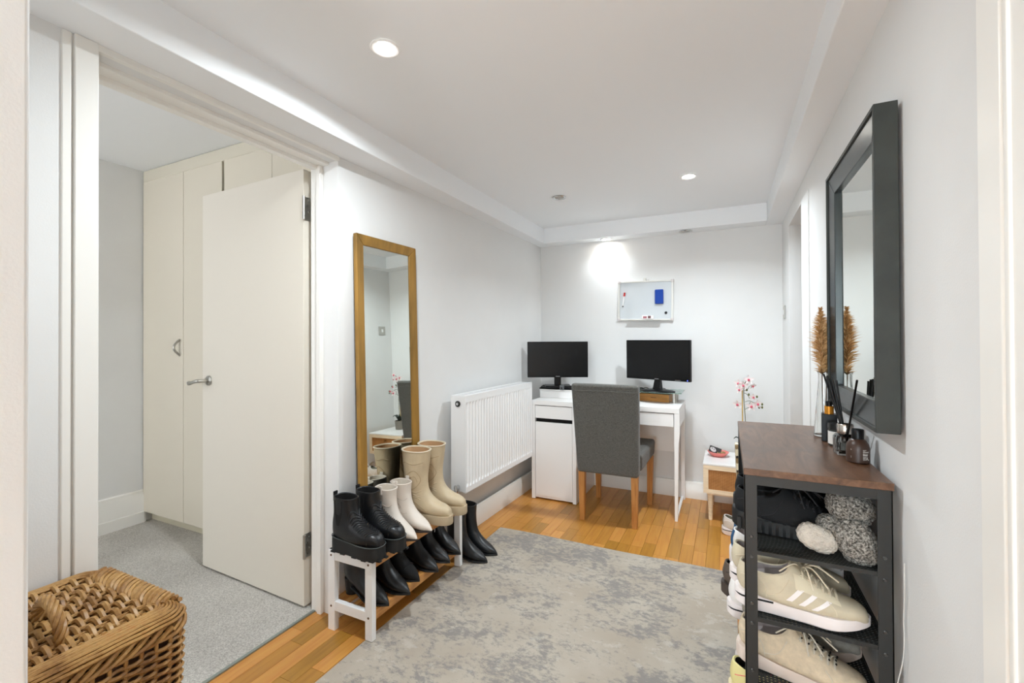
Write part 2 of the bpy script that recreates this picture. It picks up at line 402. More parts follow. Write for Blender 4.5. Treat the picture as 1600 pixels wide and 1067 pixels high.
# ---------------------------------------------------------------- rug
rg = MB(); nx, ny = 60, 90
rx0, rx1, ry0, ry1 = -1.293, .032, .72, 2.535
for j in range(ny+1):
    for i in range(nx+1):
        u, v = i/nx, j/ny; x = rx0+(rx1-rx0)*u; y = ry0+(ry1-ry0)*v
        rg.v.append(Vector((x, y+.006*math.sin(u*9)*(v > .99), .009+.0012*mnoise.noise(Vector((x*6, y*6, 3))))))
for j in range(ny):
    for i in range(nx):
        a = j*(nx+1)+i; rg.f.append((a, a+1, a+nx+2, a+nx+1))
rim = [i for i in range(nx+1)] + [(j+1)*(nx+1)-1 for j in range(1, ny+1)] + [ny*(nx+1)+i for i in range(nx-1, -1, -1)] + [j*(nx+1) for j in range(ny-1, 0, -1)]
b0 = len(rg.v)
for k in rim: p = rg.v[k]; rg.v.append(Vector((p.x, p.y, .0008)))
for q in range(len(rim)):
    r2 = (q+1) % len(rim); rg.f.append((rim[q], b0+q, b0+r2, rim[r2]))
rug = rg.build('rug', RUG, smooth=True, angle=50)
tag(rug, 'large grey and beige distressed abstract rug on the oak floor', 'rug')

# ---------------------------------------------------------------- wicker laundry basket
def basket():
    x0, x1, y0, y1, H = -.2, .2, -.165, .165, .585
    t = thing('laundry_basket', 'brown wicker laundry basket with lid beside the bedroom doorway', 'basket', (-1.29, .434, 0))
    def rr(s, r, n=6):     # rounded rectangle, scaled by s, list of points
        out = []
        for cx, cy, a0 in ((x1-r, y1-r, 0), (x0+r, y1-r, 90), (x0+r, y0+r, 180), (x1-r, y0+r, 270)):
            for k in range(n+1):
                a = R_(a0+90*k/n); out.append(((cx+r*math.cos(a))*s, (cy+r*math.sin(a))*s))
        return out
    def resample(poly, n):
        d = [0]; P = poly+[poly[0]]
        for a, b in zip(P, P[1:]): d.append(d[-1]+math.dist(a, b))
        out = []
        for k in range(n):
            s = d[-1]*k/n; j = max(i for i in range(len(d)-1) if d[i] <= s+1e-12); u = (s-d[j])/max(d[j+1]-d[j], 1e-9)
            a, b = P[j], P[j+1]; dx, dy = b[0]-a[0], b[1]-a[1]; L = math.hypot(dx, dy) or 1
            out.append((a[0]+dx*u, a[1]+dy*u, dy/L, -dx/L))
        return out
    body = MB(); inner = MB(); ns = 52
    poly = rr(1, .035)
    P = resample(poly, ns*4)
    rows = 62
    for r in range(rows):
        z = .012+(H-.05)*r/rows; s = .9+.1*z/H; pts = []
        for k, (px, py, nx_, ny_) in enumerate(P):
            off = .0058*math.sin(math.pi*(k/4+r)+.0)*1.0 + .0012*mnoise.noise(Vector((k*.35, r*1.7, 0)))
            pts.append((px*s+nx_*off, py*s+ny_*off, z+.0022*mnoise.noise(Vector((k*.11, r*.9, 5)))))
        pts.append(pts[0]); body.tube(pts, .0044, 5, cap=False)
    body.build('weave', WICK, t, smooth=True, kind='stuff')
    st = MB(); Q = resample(poly, ns)
    for px, py, _, _ in Q: st.tube([(px*.9, py*.9, .003), (px*.995, py*.995, H-.03)], .0042, 5)
    st.build('stake', WICK, t, smooth=True, kind='stuff')
    inner.loft([[(px*.885, py*.885, .01) for px, py in poly], [(px*.96, py*.96, H-.03) for px, py in poly]]).build('inside', WICKIN, t)
    # twisted rim under the lid
    rim = MB(); n = 160; Pn = resample(poly, n)
    for kk in range(5):
        pts = []
        for k in range(n+1):
            px, py, nx_, ny_ = Pn[k % n]; a = k*.42+kk*2*math.pi/5
            pts.append((px*.985+nx_*.010*math.cos(a), py*.985+ny_*.010*math.cos(a), H-.016+.014*math.sin(a)))
        rim.tube(pts, .0052, 6, cap=False)
    rim.build('rim', WICK, t, smooth=True)
    # lid
    lid = MB().loft([[(px*.95, py*.95, H-.012) for px, py in poly], [(px*.95, py*.95, H+.004) for px, py in poly]]).build('lid', WICKIN, t)
    zl = H+.017
    wv = MB(); nyw = 16; xa, xb = x0+.034, x1-.034
    for j in range(nyw):
        y = y0+.016+(y1-y0-.066)*j/(nyw-1); pts = []
        for k in range(113):
            u = k/112; x = xa+(xb-xa)*u
            ph = math.pi*(k/9+j)
            pts.append((x, y+.0012*math.sin(ph*.5+j)+.0014*mnoise.noise(Vector((k*.1, j*2.2, 1))), zl+.0066*math.sin(ph)+.001*mnoise.noise(Vector((k*.2, j*3, 9)))))
        wv.tube(pts, .0057, 6)
    wv.build('lid_weave', WICK, lid, smooth=True, kind='stuff')
    sk = MB()
    for k in range(15):
        x = xa+(xb-xa)*(k+.5)/14.0
        if x < xb+.006: sk.tube([(x, y0+.012, zl-.002), (x+.002, y1-.035, zl-.002)], .004, 6)
    sk.build('lid_stake', WICK, lid, smooth=True, kind='stuff')
    # rods bundled along the edges of the lid, turning the rounded corners
    for sx in (1, -1):
        bd = MB()
        for k in range(9):
            a = k/8; d = -.008+.046*a; r = .05*(1-a*.6); zz = zl-.020+.026*math.sin(math.pi*(.08+.55*a))
            xe = (x1 if sx > 0 else x0)-sx*d; path = []
            for q in range(8):
                an = R_(90*q/7); path.append((xe-sx*(r-r*math.sin(an)), y0+d+r-r*math.cos(an)))
            n_ = 18
            for q in range(1, n_): path.append((xe, y0+d+r+(y1-y0-2*d-2*r)*q/n_))
            for q in range(8):
                an = R_(90*q/7); path.append((xe-sx*(r-r*math.cos(an)), y1-d-r+r*math.sin(an)))
            path.append((xe-sx*(r+.012), y1-d-.006))
            pts = [(px+.0014*mnoise.noise(Vector((q*.33, k*3, sx))), py, zz+.002*mnoise.noise(Vector((q*.3, k*5, 2)))) for q, (px, py) in enumerate(path)]
            bd.tube(pts, .0034, 6)
        bd.build('lid_border', WICK, lid, smooth=True)
    for y_, rad, nn in ((y1-.016, .018, 6), (y0+.004, .008, 4)):
        tw = MB()
        for kk in range(nn):
            pts = []
            for k in range(81):
                x = x0+.045+(x1-x0-.09)*k/80; a = k*.25+kk*2*math.pi/nn
                pts.append((x, y_+rad*1.25*math.cos(a), zl-.002+rad*.6*math.sin(a)))
            tw.tube(pts, .0056 if nn == 6 else .004, 6)
        tw.build('lid_plait', WICK, lid, smooth=True)
    hd = MB(); A = Vector((.107, -.016, zl)); B = Vector((-.036, -.004, zl))
    for kk in range(5):
        pts = []
        for k in range(41):
            u = k/40; a = k*.36+kk*2*math.pi/5; th = math.pi*u
            c = A.lerp(B, .5)+ (A-B)*.5*math.cos(th) + Vector((0, 0, .058))*math.sin(th)
            rdir = ((A-B).normalized()*math.cos(th)+Vector((0, 0, 1))*math.sin(th)); side = rdir.cross((A-B).normalized()) if False else Vector((0, 1, 0))
            pts.append(c+rdir*.0075*math.cos(a)+side*.0075*math.sin(a))
        hd.tube(pts, .0046, 6)
    hd.build('handle', WICK, lid, smooth=True)
    return t
basket()

# ---------------------------------------------------------------- radiator
def radiator():
    y0, L = 2.2, .905; ang = math.atan(.0276)
    t = thing('radiator', 'white ribbed panel radiator on the left wall beside the desk', 'radiator', (-1.342, y0, 0), -ang)
    z0, z1 = .318, .868
    # ribbed front panel
    prof = []; n = 27; w = L/n
    prof.append((0, 0))
    for k in range(n):
        b = k*w
        for u, d in ((.12, 0), (.3, -.009), (.7, -.009), (.88, 0)):
            prof.append((b+u*w, d))
    prof.append((L, 0))
    rings = []
    for z, amt in ((z0, 0), (z0+.03, 0), (z0+.045, 1), (z1-.05, 1), (z1-.035, 0), (z1, 0)):
        rings.append([(d*amt, y, z) for y, d in prof] + [(-.02, L, z), (-.02, 0, z)])
    MB().loft(rings).build('front_panel', WMET, t)
    MB().box(-.1, 0, z0+.005, -.085, L, z1-.005).build('back_panel', WMET, t, bevel=.002)
    for y in (-.002, L-.001):
        MB().box(-.1, y, z0+.004, .001, y+.003, z1+.0).build('side_panel', WMET, t, bevel=.002)
    g = MB()
    for k in range(44): g.box(-.085, .012+k*.0203, z1-.008, -.018, .018+k*.0203, z1-.001)
    g.box(-.1, -.001, z1-.004, -.084, L, z1+.002).box(-.02, -.001, z1-.004, .001, L, z1+.002)
    g.build('top_grille', WMET, t)
    v = MB().tube([(-.05, -.03, z0+.03), (-.05, -.004, z0+.03)], .013, 14).tube([(-.05, -.03, z0-.03), (-.05, -.03, z0+.045)], .008, 12).tube([(-.05, -.03, z0-.01), (-.05, -.03, z0+.012)], .012, 6)
    v.build('valve', CHROME, t, smooth=True)
    MB().tube([(-.05, -.03, .02), (-.05, -.03, z0-.02)], .007, 10).build('pipe', WMET, t, smooth=True)
    p = MB().tube([(-.05, -.003, z1-.045), (-.05, -.008, z1-.045)], .017, 20).build('plug', BLKM, t, smooth=True)
    MB().tube([(-.05, -.008, z1-.045), (-.05, -.013, z1-.045)], .009, 6).build('bleed_screw', CHROME, p, smooth=True)
radiator()

# ---------------------------------------------------------------- desk
DZ = .735
def desk():
    x0, x1, y0, y1 = -1.325, -.282, 3.115, 3.605
    t = thing('desk', 'white laminate desk with cabinet and drawers against the far wall', 'desk', (x0, y0, 0))
    w, d = x1-x0, y1-y0; T = .034
    MB().box(0, 0, DZ-T, w, d, DZ).build('desktop', WDESK, t, bevel=.0015)
    MB().box(0, 0, .004, T*.8, d, DZ-T-.0005).build('side_panel', WDESK, t, bevel=.001)
    MB().box(.318, .001, .004, .345, d, DZ-T-.0005).build('side_panel', WDESK, t, bevel=.001)
    MB().box(.027, d-.016, .02, .318, d-.002, DZ-T-.001).build('back_panel', WDESK, t)
    MB().box(.345, d-.02, .34, w-.04, d-.006, DZ-T-.001).build('back_panel', WDESK, t)
    MB().box(.027, .012, .012, .318, .4, .03).build('cabinet_base', WDESK, t)
    MB().box(.03, .004, .03, .316, .02, .575).build('cabinet_door', WDESK, t, bevel=.001)
    MB().box(.027, .03, .574, .318, .05, .61).build('finger_gap', DARK, t)
    dw = MB().box(.03, .004, .604, .316, .02, DZ-T-.005).build('drawer', WDESK, t, bevel=.001)
    MB().box(.03, .0205, .607, .316, .36, DZ-T-.012).build('drawer_box', WDESK, dw)
    dw = MB().box(.352, .004, .612, w-.036, .02, DZ-T-.005).build('drawer', WDESK, t, bevel=.001)
    MB().box(.352, .0205, .615, w-.036, .36, DZ-T-.012).build('drawer_box', WDESK, dw)
    # tapered right end frame
    a = w-.032
    leg = MB().hexa([(a, 0, .0), (w-.014, 0, 0), (w-.014, .028, 0), (a, .028, 0), (a, 0, .50), (w-.006, 0, .50), (w-.006, .04, .50), (a, .04, .5)])
    leg.hexa([(a, 0, .50), (w-.006, 0, .50), (w-.006, .04, .50), (a, .04, .5), (a, 0, .56), (w, 0, .56), (w, .06, .56), (a, .06, .56)])
    leg.box(a, 0, .56, w, .06, DZ-T-.0005)
    leg.build('leg', WDESK, t)
    MB().box(a, d-.045, 0, w-.004, d, DZ-T-.0005).build('leg', WDESK, t, bevel=.001)
    MB().box(a, .03, .0, w-.014, d-.045, .024).build('foot_rail', WDESK, t, bevel=.001)
    MB().box(a+.004, .06, DZ-T-.1, w-.003, d-.045, DZ-T-.0005).build('side_rail', WDESK, t, bevel=.001)
desk()

# ---------------------------------------------------------------- chair
def chair():
    t = thing('dining_chair', 'grey fabric upholstered chair with oak legs pushed up to the desk', 'chair', (-.69, 3.1, 0))
    bk = MB().hexa([(-.198, -.255, .325), (.192, -.255, .325), (.192, -.165, .325), (-.198, -.165, .325),
                    (-.222, -.31, .905), (.206, -.31, .905), (.206, -.25, .905), (-.222, -.25, .905)])
    bk.build('backrest', GREYF, t, bevel=.018, seg=4)
    MB().hexa([(-.2, -.17, .345), (.2, -.17, .345), (.215, .275, .355), (-.215, .275, .355),
               (-.205, -.2, .462), (.205, -.2, .462), (.222, .285, .47), (-.222, .285, .47)]).build('seat', GREYF, t, bevel=.022, seg=4)
    def leg(x, y, dx, dy, zt):
        a, b = .0215, .0165
        return MB().hexa([(x+dx-b, y+dy-b, 0), (x+dx+b, y+dy-b, 0), (x+dx+b, y+dy+b, 0), (x+dx-b, y+dy+b, 0),
                          (x-a, y-a, zt), (x+a, y-a, zt), (x+a, y+a, zt), (x-a, y+a, zt)]).build('leg', OAKLEG, t, bevel=.003)
    leg(-.175, -.215, -.003, .012, .328); leg(.165, -.215, -.005, .012, .328)
    leg(-.188, .245, -.002, .012, .352); leg(.19, .245, -.008, .012, .352)
    # stitched seam along the top of the back
    MB().tube([(-.205, -.318, .862), (0, -.3185, .865), (.19, -.318, .862)], .0018, 6).build('seam', GREYF, t, smooth=True)
chair()

# ---------------------------------------------------------------- monitors and desk things
def monitor(name, label, cx, cy, zc, w, h, rz, zb, stand):
    t = thing(name, label, 'monitor', (cx, cy, zb), rz)
    z = zc-zb
    MB().box(-w/2, -.012, z-h/2, w/2, .012, z+h/2).build('casing', BLKPL, t, bevel=.004)
    MB().box(-w*.32, .011, z-h*.33, w*.32, .035, z+h*.33).build('rear_housing', BLKPL, t, bevel=.01)
    MB().box(-w/2+.011, -.0135, z-h/2+.019, w/2-.011, -.0115, z+h/2-.011).build('screen', SCREEN, t)
    MB().box(-.016, -.0135, z-h/2+.006, .016, -.0118, z-h/2+.011).build('badge', mat('badge_silver', (150, 150, 150), .3, .5), t)
    if stand == 'column':
        MB().box(-.026, -.008, .008, .026, .016, z-h/2+.03).build('neck', BLKPL, t, bevel=.003)
        MB().box(-.1, -.07, 0, .1, .075, .01).build('base', BLKPL, t, bevel=.004)
    else:
        MB().hexa([(-.03, -.02, .012), (.03, -.02, .012), (.03, .022, .012), (-.03, .022, .012), (-.022, -.002, z-h/2+.01), (.022, -.002, z-h/2+.01), (.022, .02, z-h/2+.01), (-.022, .02, z-h/2+.01)]).build('neck', BLKPL, t, bevel=.003)
        MB().lathe([(0, 0), (.125, 0), (.128, .004), (.12, .009), (.05, .016), (0, .017)], 40, sy=.72).build('base', BLKPL, t, smooth=True)
        MB().lathe([(0, -.001), (.0025, -.001), (.0025, .0), (0, 0)], 12).xf(Matrix.Translation((w/2-.02, -.0125, z-h/2+.009)) @ Matrix.Rotation(R_(90), 4, 'X')).build('power_light', mat('blue_led', (70, 90, 255), .5, emit=4), t)
        MB().box(w*.28, -.0135, z-h/2+.005, w*.36, -.0118, z-h/2+.0085).build('button_strip', mat('grey_print', (120, 120, 120), .4), t)
ang1 = math.atan2(.2, .424)
monitor('monitor', 'black monitor on the left, standing on the white box in the corner', -1.189, 3.32, 1.032, .47, .278, ang1, .823, 'column')
ang2 = math.atan2(-.19, .463)
monitor('monitor', 'black monitor on the right, standing on the glass riser', -.45, 3.365, 1.038, .50, .286, ang2, .814, 'disc')

o = thing('monitor_box', 'long white box under the left monitor on the desk', 'box', (-1.115, 3.37, DZ), R_(5))
MB().box(-.215, -.07, 0, .215, .12, .052).build('body', WDESK, o, bevel=.002)
MB().box(-.217, -.072, .053, .217, .122, .066).build('lid', WDESK, o, bevel=.002)
o = thing('keyboard', 'black keyboard lying on the white box in front of the left monitor', 'keyboard', (-1.115, 3.345, DZ+.0675), R_(5))
MB().hexa([(-.215, -.05, 0), (.215, -.05, 0), (.215, .04, 0), (-.215, .04, 0), (-.215, -.05, .009), (.215, -.05, .009), (.215, .04, .019), (-.215, .04, .019)]).build('body', BLKPL, o, bevel=.002)
kb = MB()
for r in range(4):
    for c in range(20):
        zz = .011+r*.0024; kb.box(-.207+c*.0208, -.043+r*.02, zz, -.19+c*.0208, -.026+r*.02, zz+.006)
kb.build('keys', mat('keycap_black', (34, 34, 36), .5), o, kind='stuff')
o = thing('power_adaptor', 'small dark grey adaptor in front of the left monitor stand', 'adaptor', (-1.135, 3.262, DZ+.0675+.0), R_(10))
MB().box(-.016, -.014, .0, .016, .014, .038).build('body', mat('grey_plastic', (84, 86, 88), .5), o, bevel=.004)
MB().box(-.006, -.0155, .01, .006, -.0138, .022).build('marking', BLKPL, o)

o = thing('glass_riser', 'green edged glass monitor riser on steel legs, right side of the desk', 'monitor stand', (-.45, 3.45, DZ))
MB().box(-.2, -.125, .07, .165, .125, .077).build('glass_top', GREENG, o, bevel=.001)
for lx, ly in ((.1, -.085), (.1, .095), (-.17, -.085), (-.17, .095)):
    MB().lathe([(0, 0), (.0135, 0), (.0135, .069), (0, .069)], 18, (lx+.012, ly, 0)).build('leg', STEEL, o, smooth=True)
o = thing('wooden_box', 'flat honey wood box tucked under the glass riser', 'box', (-.468, 3.47, DZ), R_(-9))
MB().box(-.108, -.08, 0, .108, .09, .056).build('body', HONEY, o, bevel=.002)
MB().box(-.022, -.0812, .026, .018, -.0802, .031).build('engraving', mat('burnt_wood', (120, 78, 34), .6), o)
cb = MB()
for s, (ax, ay) in enumerate(((-.1, 0), (-.07, .02), (.05, .02))):
    pts = cr([(ax-.03, ay, .004), (ax, ay-.03, .006), (ax+.03, ay-.02, .02), (ax+.05, ay+.01, .01), (ax+.02, ay+.03, .004), (ax-.03, ay+.02, .012), (ax-.04, ay-.02, .004)], 40)
    cb.tube(pts, .0022, 6)
o = cb.build('cable', BLKPL, smooth=True); o.location = (-.5, 3.4, DZ+.0785)
tag(o, 'black cables coiled on the glass riser around the right monitor foot', 'cable')
o = thing('extension_socket', 'white extension socket on the desk behind the grey chair', 'socket', (-.73, 3.5, DZ))
MB().box(-.09, -.026, 0, .11, .026, .042).build('body', WMET, o, bevel=.006)
for k in range(3): MB().box(-.075+k*.058, -.018, .0421, -.035+k*.058, .018, .05).build('plug', mat('ivory_plastic', (226, 220, 204), .4), o, bevel=.004)

# ---------------------------------------------------------------- whiteboard
wb = thing('whiteboard', 'small magnetic whiteboard with pale frame hanging on the far wall', 'whiteboard', (-.572, FW-.012, 1.487), rot=(0, R_(1.0), 0))
w2, h2 = .2, .147
MB().box(-w2, -.006, -h2, w2, .006, h2).build('panel', mat('whiteboard_enamel', (202, 207, 210), .22), wb)
ALU = mat('pale_aluminium', (214, 212, 206), .4, .2)
for nm, (a, b, c, d) in (('frame_rail', (-w2-.006, w2+.006, h2-.004, h2+.008)), ('frame_rail', (-w2-.006, w2+.006, -h2-.008, -h2+.004)), ('frame_rail', (-w2-.008, -w2+.006, -h2, h2)), ('frame_rail', (w2-.006, w2+.008, -h2, h2))):
    MB().box(a, -.012, c, b, .009, d).build(nm, ALU, wb, bevel=.002)
for sx in (-1, 1):
    for sz in (-1, 1): MB().box(sx*w2-.011, -.014, sz*h2-.011, sx*w2+.011, .009, sz*h2+.011).build('corner_cap', mat('corner_plastic', (205, 198, 196), .4), wb, bevel=.003)
MB().box(-w2*.6, -.05, -h2-.007, w2*.62, -.0125, -h2-.003).build('pen_tray', ALU, wb, bevel=.001)
MB().box(-.014, -.008, h2+.0085, .006, .008, h2+.03).build('hanging_tab', ALU, wb, bevel=.003)
MB().box(.016, -.006, h2+.0085, .026, .006, h2+.015).build('tab_clip', STEEL, wb, bevel=.002)
o = thing('marker_pen', 'white marker pen with red cap clipped on the whiteboard', 'marker', (-.732, FW-.033, 1.505), rot=(0, R_(8), 0))
MB().tube([(0, 0, -.055), (0, 0, .02)], .0065, 14).build('barrel', WMET, o, smooth=True)
MB().tube([(0, 0, .02), (0, 0, .05)], [.0078, .007], 14).build('cap', mat('red_plastic', (196, 40, 36), .35), o, smooth=True)
MB().tube([(0, 0, -.064), (0, 0, -.055)], [.003, .0055], 10).build('end_plug', BLKPL, o, smooth=True)
o = thing('board_eraser', 'blue foam board eraser stuck on the whiteboard', 'eraser', (-.465, FW-.0285, 1.512))
MB().box(-.031, -.012, -.055, .031, .0095, .055).build('foam', mat('blue_foam', (22, 66, 158), .8, bump=.3, bscale=400), o, bevel=.006, seg=3)
o = thing('magnet', 'round black magnet near the lower right corner of the whiteboard', 'magnet', (-.417, FW-.0192, 1.388))
MB().lathe([(0, 0), (.0095, 0), (.0105, .003), (.009, .007), (0, .0075)], 20).xf(Matrix.Rotation(R_(90), 4, 'X')).build('disc', BLKPL, o, smooth=True)
o = thing('card_pack', 'small white and pink packet on the whiteboard pen tray', 'packet', (-.55, FW-.042, 1.342), rot=(R_(-14), R_(2), 0))
MB().box(-.042, -.006, 0, .042, .006, .028).build('packet', mat('packet_white', (235, 228, 226), .5), o, bevel=.001)
MB().box(-.034, -.0066, .004, -.006, -.0061, .02).build('print', mat('print_maroon', (150, 84, 92), .5), o)
MB().box(.002, -.0066, .004, .024, -.0061, .024).build('print', mat('print_brown', (96, 58, 58), .5), o)

# ---------------------------------------------------------------- gold framed mirror resting on the shoe bench
def framed(name, label, loc, rot, w, h, fw, th, fmat, prof):
    t = thing(name, label, 'mirror', loc, rot=rot)      # local: width along y, height along z, front towards +x
    def side(p, q, r, s, nm): MB().hexa([(0, *p), (0, *q), (0, *r), (0, *s)] + [(th, *p), (th, *q), (th-prof, *r), (th-prof, *s)]).build(nm, fmat, t, bevel=.003)
    a, b = w/2, fw
    side((-a, 0), (a, 0), (a-b, b), (-a+b, b), 'frame_rail'); side((a, h), (-a, h), (-a+b, h-b), (a-b, h-b), 'frame_rail')
    side((a, 0), (a, h), (a-b, h-b), (a-b, b), 'frame_stile'); side((-a, h), (-a, 0), (-a+b, b), (-a+b, h-b), 'frame_stile')
    MB().box(.004, -a+b-.004, b-.004, th*.45, a-b+.004, h-b+.004).build('mirror_glass', MIRROR, t)
    MB().box(-.001, -a+.01, .01, .0035, a-.01, h-.01).build('backing', DARK, t)
    return t
framed('gold_mirror', 'tall gold framed mirror leaning on the left wall above the boots', (-1.462, 1.705, .331), (0, R_(-1.3), R_(-1.6)), .408, 1.338, .047, .022, GOLD, .007)
bmr = thing('black_mirror', 'large gunmetal black framed mirror on the right wall above the shoe rack', 'mirror', (.338, 1.525, .985))
a, h, b, th = .265, .727, .06, .036
for nm, yz in (('frame_rail', ((-a, 0), (a, 0), (a-b, b), (-a+b, b))), ('frame_rail', ((a, h), (-a, h), (-a+b, h-b), (a-b, h-b))), ('frame_stile', ((a, 0), (a, h), (a-b, h-b), (a-b, b))), ('frame_stile', ((-a, h), (-a, 0), (-a+b, b), (-a+b, h-b)))):
    MB().hexa([(0, *q) for q in yz] + [(-th, *yz[0]), (-th, *yz[1]), (-th+.008, *yz[2]), (-th+.008, *yz[3])]).build(nm, GUN, bmr, bevel=.002)
for nm, q in (('lip', (-a-.004, -.004, -a+.006, h+.004)), ('lip', (a-.006, -.004, a+.004, h+.004)), ('lip', (-a, -.004, a, .006)), ('lip', (-a, h-.006, a, h+.004))):
    MB().box(-th-.004, q[0], q[1], .004, q[2], q[3]).build(nm, GUNS, bmr, bevel=.0015)
MB().box(-th*.5, -a+b-.005, b-.005, -.004, a-b+.005, h-b+.005).build('mirror_glass', MIRROR, bmr)

# ---------------------------------------------------------------- white and bamboo shoe bench
SB = (-1.376, 1.69)
def shoe_bench():
    t = thing('shoe_bench', 'white two tier shoe bench with bamboo slats on the left', 'shoe rack', (SB[0], SB[1], 0))
    hx, hy = .118, .334; ps = .036; H = .328
    for sy in (-1, 1):
        for sx in (-1, 1):
            cx, cy = sx*(hx-ps/2), sy*(hy-.012)
            MB().box(cx-ps/2, cy-.012, .0105 if sx > 0 else 0, cx+ps/2, cy+.012, H).build('leg', WMET, t, bevel=.002)
        for z0, z1 in ((.082, .121), (.288, .327)):
            cy = sy*(hy-.012); MB().box(-hx+ps, cy-.011, z0, hx-ps, cy+.011, z1).build('side_rail', WMET, t, bevel=.002)
        for sx in (-1, 1):
            for z in (.1, .308):
                cy = sy*(hy+.0004); MB().tube([(sx*(hx-ps/2), cy-.001*sy, z), (sx*(hx-ps/2), cy+.001*sy, z)], .0045, 10).build('screw_cap', mat('screw_brown', (96, 70, 48), .5) if 'screw_brown' not in bpy.data.materials else bpy.data.materials['screw_brown'], t)
    for zt in (.115, .322):
        for k in range(5):
            x = -hx+.022+k*(2*hx-.044)/4
            w = .014
            if k in (0, 4): MB().box(x-w, -hy+.025, zt-.035, x+w, hy-.025, zt+.001).build('shelf_rail', BAMB, t, bevel=.0015)
            else: MB().box(x-w*.8, -hy+.026, zt-.010, x+w*.8, hy-.026, zt).build('slat', BAMB, t, bevel=.0015)
        for yy in (-.12, .12): MB().box(-hx+.036, yy-.012, zt-.028, hx-.036, yy+.012, zt-.0105).build('cross_bar', BAMB, t)
shoe_bench()

# ---------------------------------------------------------------- footwear
def prof_loft(front, back, hw, n=26, m=22, e=2.5):
    f = cr(front, n); b = cr(back, n); w = cr(hw, n); rings = []
    for i in range(n):
        fx, fz = f[i]; bx, bz = b[i]; ring = []
        for k in range(m):
            a = 2*math.pi*k/m; c, s = math.cos(a), math.sin(a)
            al = math.copysign(abs(c)**(2/e), c); la = math.copysign(abs(s)**(2/e), s)*w[i][0]
            ring.append(Vector(((fx+bx)/2+(fx-bx)/2*al, la, (fz+bz)/2+(fz-bz)/2*al)))
        rings.append(ring)
    return rings
def shrink(ring, k, dz=0):
    c = sum(ring, Vector())/len(ring)
    return [c+(p-c)*k+Vector((0, 0, dz)) for p in ring]
def outline(st, n=44):      # plan stations [(x, half width)] -> closed outline
    up = cr(st, n); return [(x, w) for x, w in up] + [(x, -w) for x, w in reversed(up)]
def sole_mb(st, z0, z1, flare=.0, inset=.92):
    P = outline(st); rings = []
    cx = sum(p[0] for p in P)/len(P)
    for zf, k in ((0, inset), (.12, 1), (.85, 1), (1, .975)):
        rings.append([(cx+(x-cx)*(1-(1-k)*.4), y*k, (z0(x)*(1-zf)+z1(x)*zf)) for x, y in P])
    return MB().loft(rings)
def bvh_of(rings):
    mb = MB().loft(rings); return BVHTree.FromPolygons(mb.v, mb.f)
def drop(bv, x, y, off=.0015):
    h = bv.ray_cast(Vector((x, y, .6)), Vector((0, 0, -1)))
    return (h[0]+h[1]*off if h[1].z > 0 else h[0]-h[1]*off) if h[0] else Vector((x, y, .05))
def side(bv, x, z, sgn, off=.001):
    h = bv.ray_cast(Vector((x, sgn*.3, z)), Vector((0, -sgn, 0)))
    return (h[0]+Vector((0, sgn*off, 0))) if h[0] else Vector((x, sgn*.03, z))
def shoe(name, label, front, back, hw, m_up, m_sole, m_in, st, z0, z1, cat='boot', lin_depth=.14, e=2.5, group=None, rim=None, heel=None, n=30, dip=0):
    t = thing(name, label, cat, group=group)
    rings = prof_loft(front, back, hw, n, 24, e)
    if dip:
        for q in range(7):
            rg_ = rings[-1-q]
            for k_, p in enumerate(rg_): c_ = math.cos(2*math.pi*k_/24+.35 if k_ <= 12 else -2*math.pi*k_/24+.35); p.z -= dip*max(0, 1-c_*c_)*(1-q/7)
    up = MB().loft(rings, True, False); up.loft([rings[-1], shrink(rings[-1], .93, .0015), shrink(rings[-1], .88, -.002)], False, False)
    up.build('upper', m_up, t, smooth=True, angle=60)
    q = rings[-1]; L = [shrink(q, .9, -.001)]
    dn = rings[-6]; L += [shrink(rings[-3], .88), shrink(dn, .82)]
    MB().loft(L, False, True).build('lining', m_in, t, smooth=True)
    if st: sole_mb(st, z0, z1).build('sole', m_sole, t, smooth=True)
    if heel:
        (hx0, hx1, hwid, hz, tp) = heel
        MB().loft([[(hx0+(hx1-hx0)*(.5-.5*math.cos(a))*1 + ((hx1-hx0)*.5*(1-k)*math.cos(a)), hwid*k*math.sin(a), z) for a in [2*math.pi*j/16 for j in range(16)]] for z, k in ((0, tp), (.004, tp), (hz, 1))]).build('heel', m_sole, t, smooth=True)
    t['_r'] = 0; del t['_r']
    return t, rings
flat = lambda v: (lambda x: v)
def ramp_z(a, b, x0, x1): return lambda x: a if x < x0 else (b if x > x1 else a+(b-a)*(3*((x-x0)/(x1-x0))**2-2*((x-x0)/(x1-x0))**3))

TOP = .3235; LOW = .1165
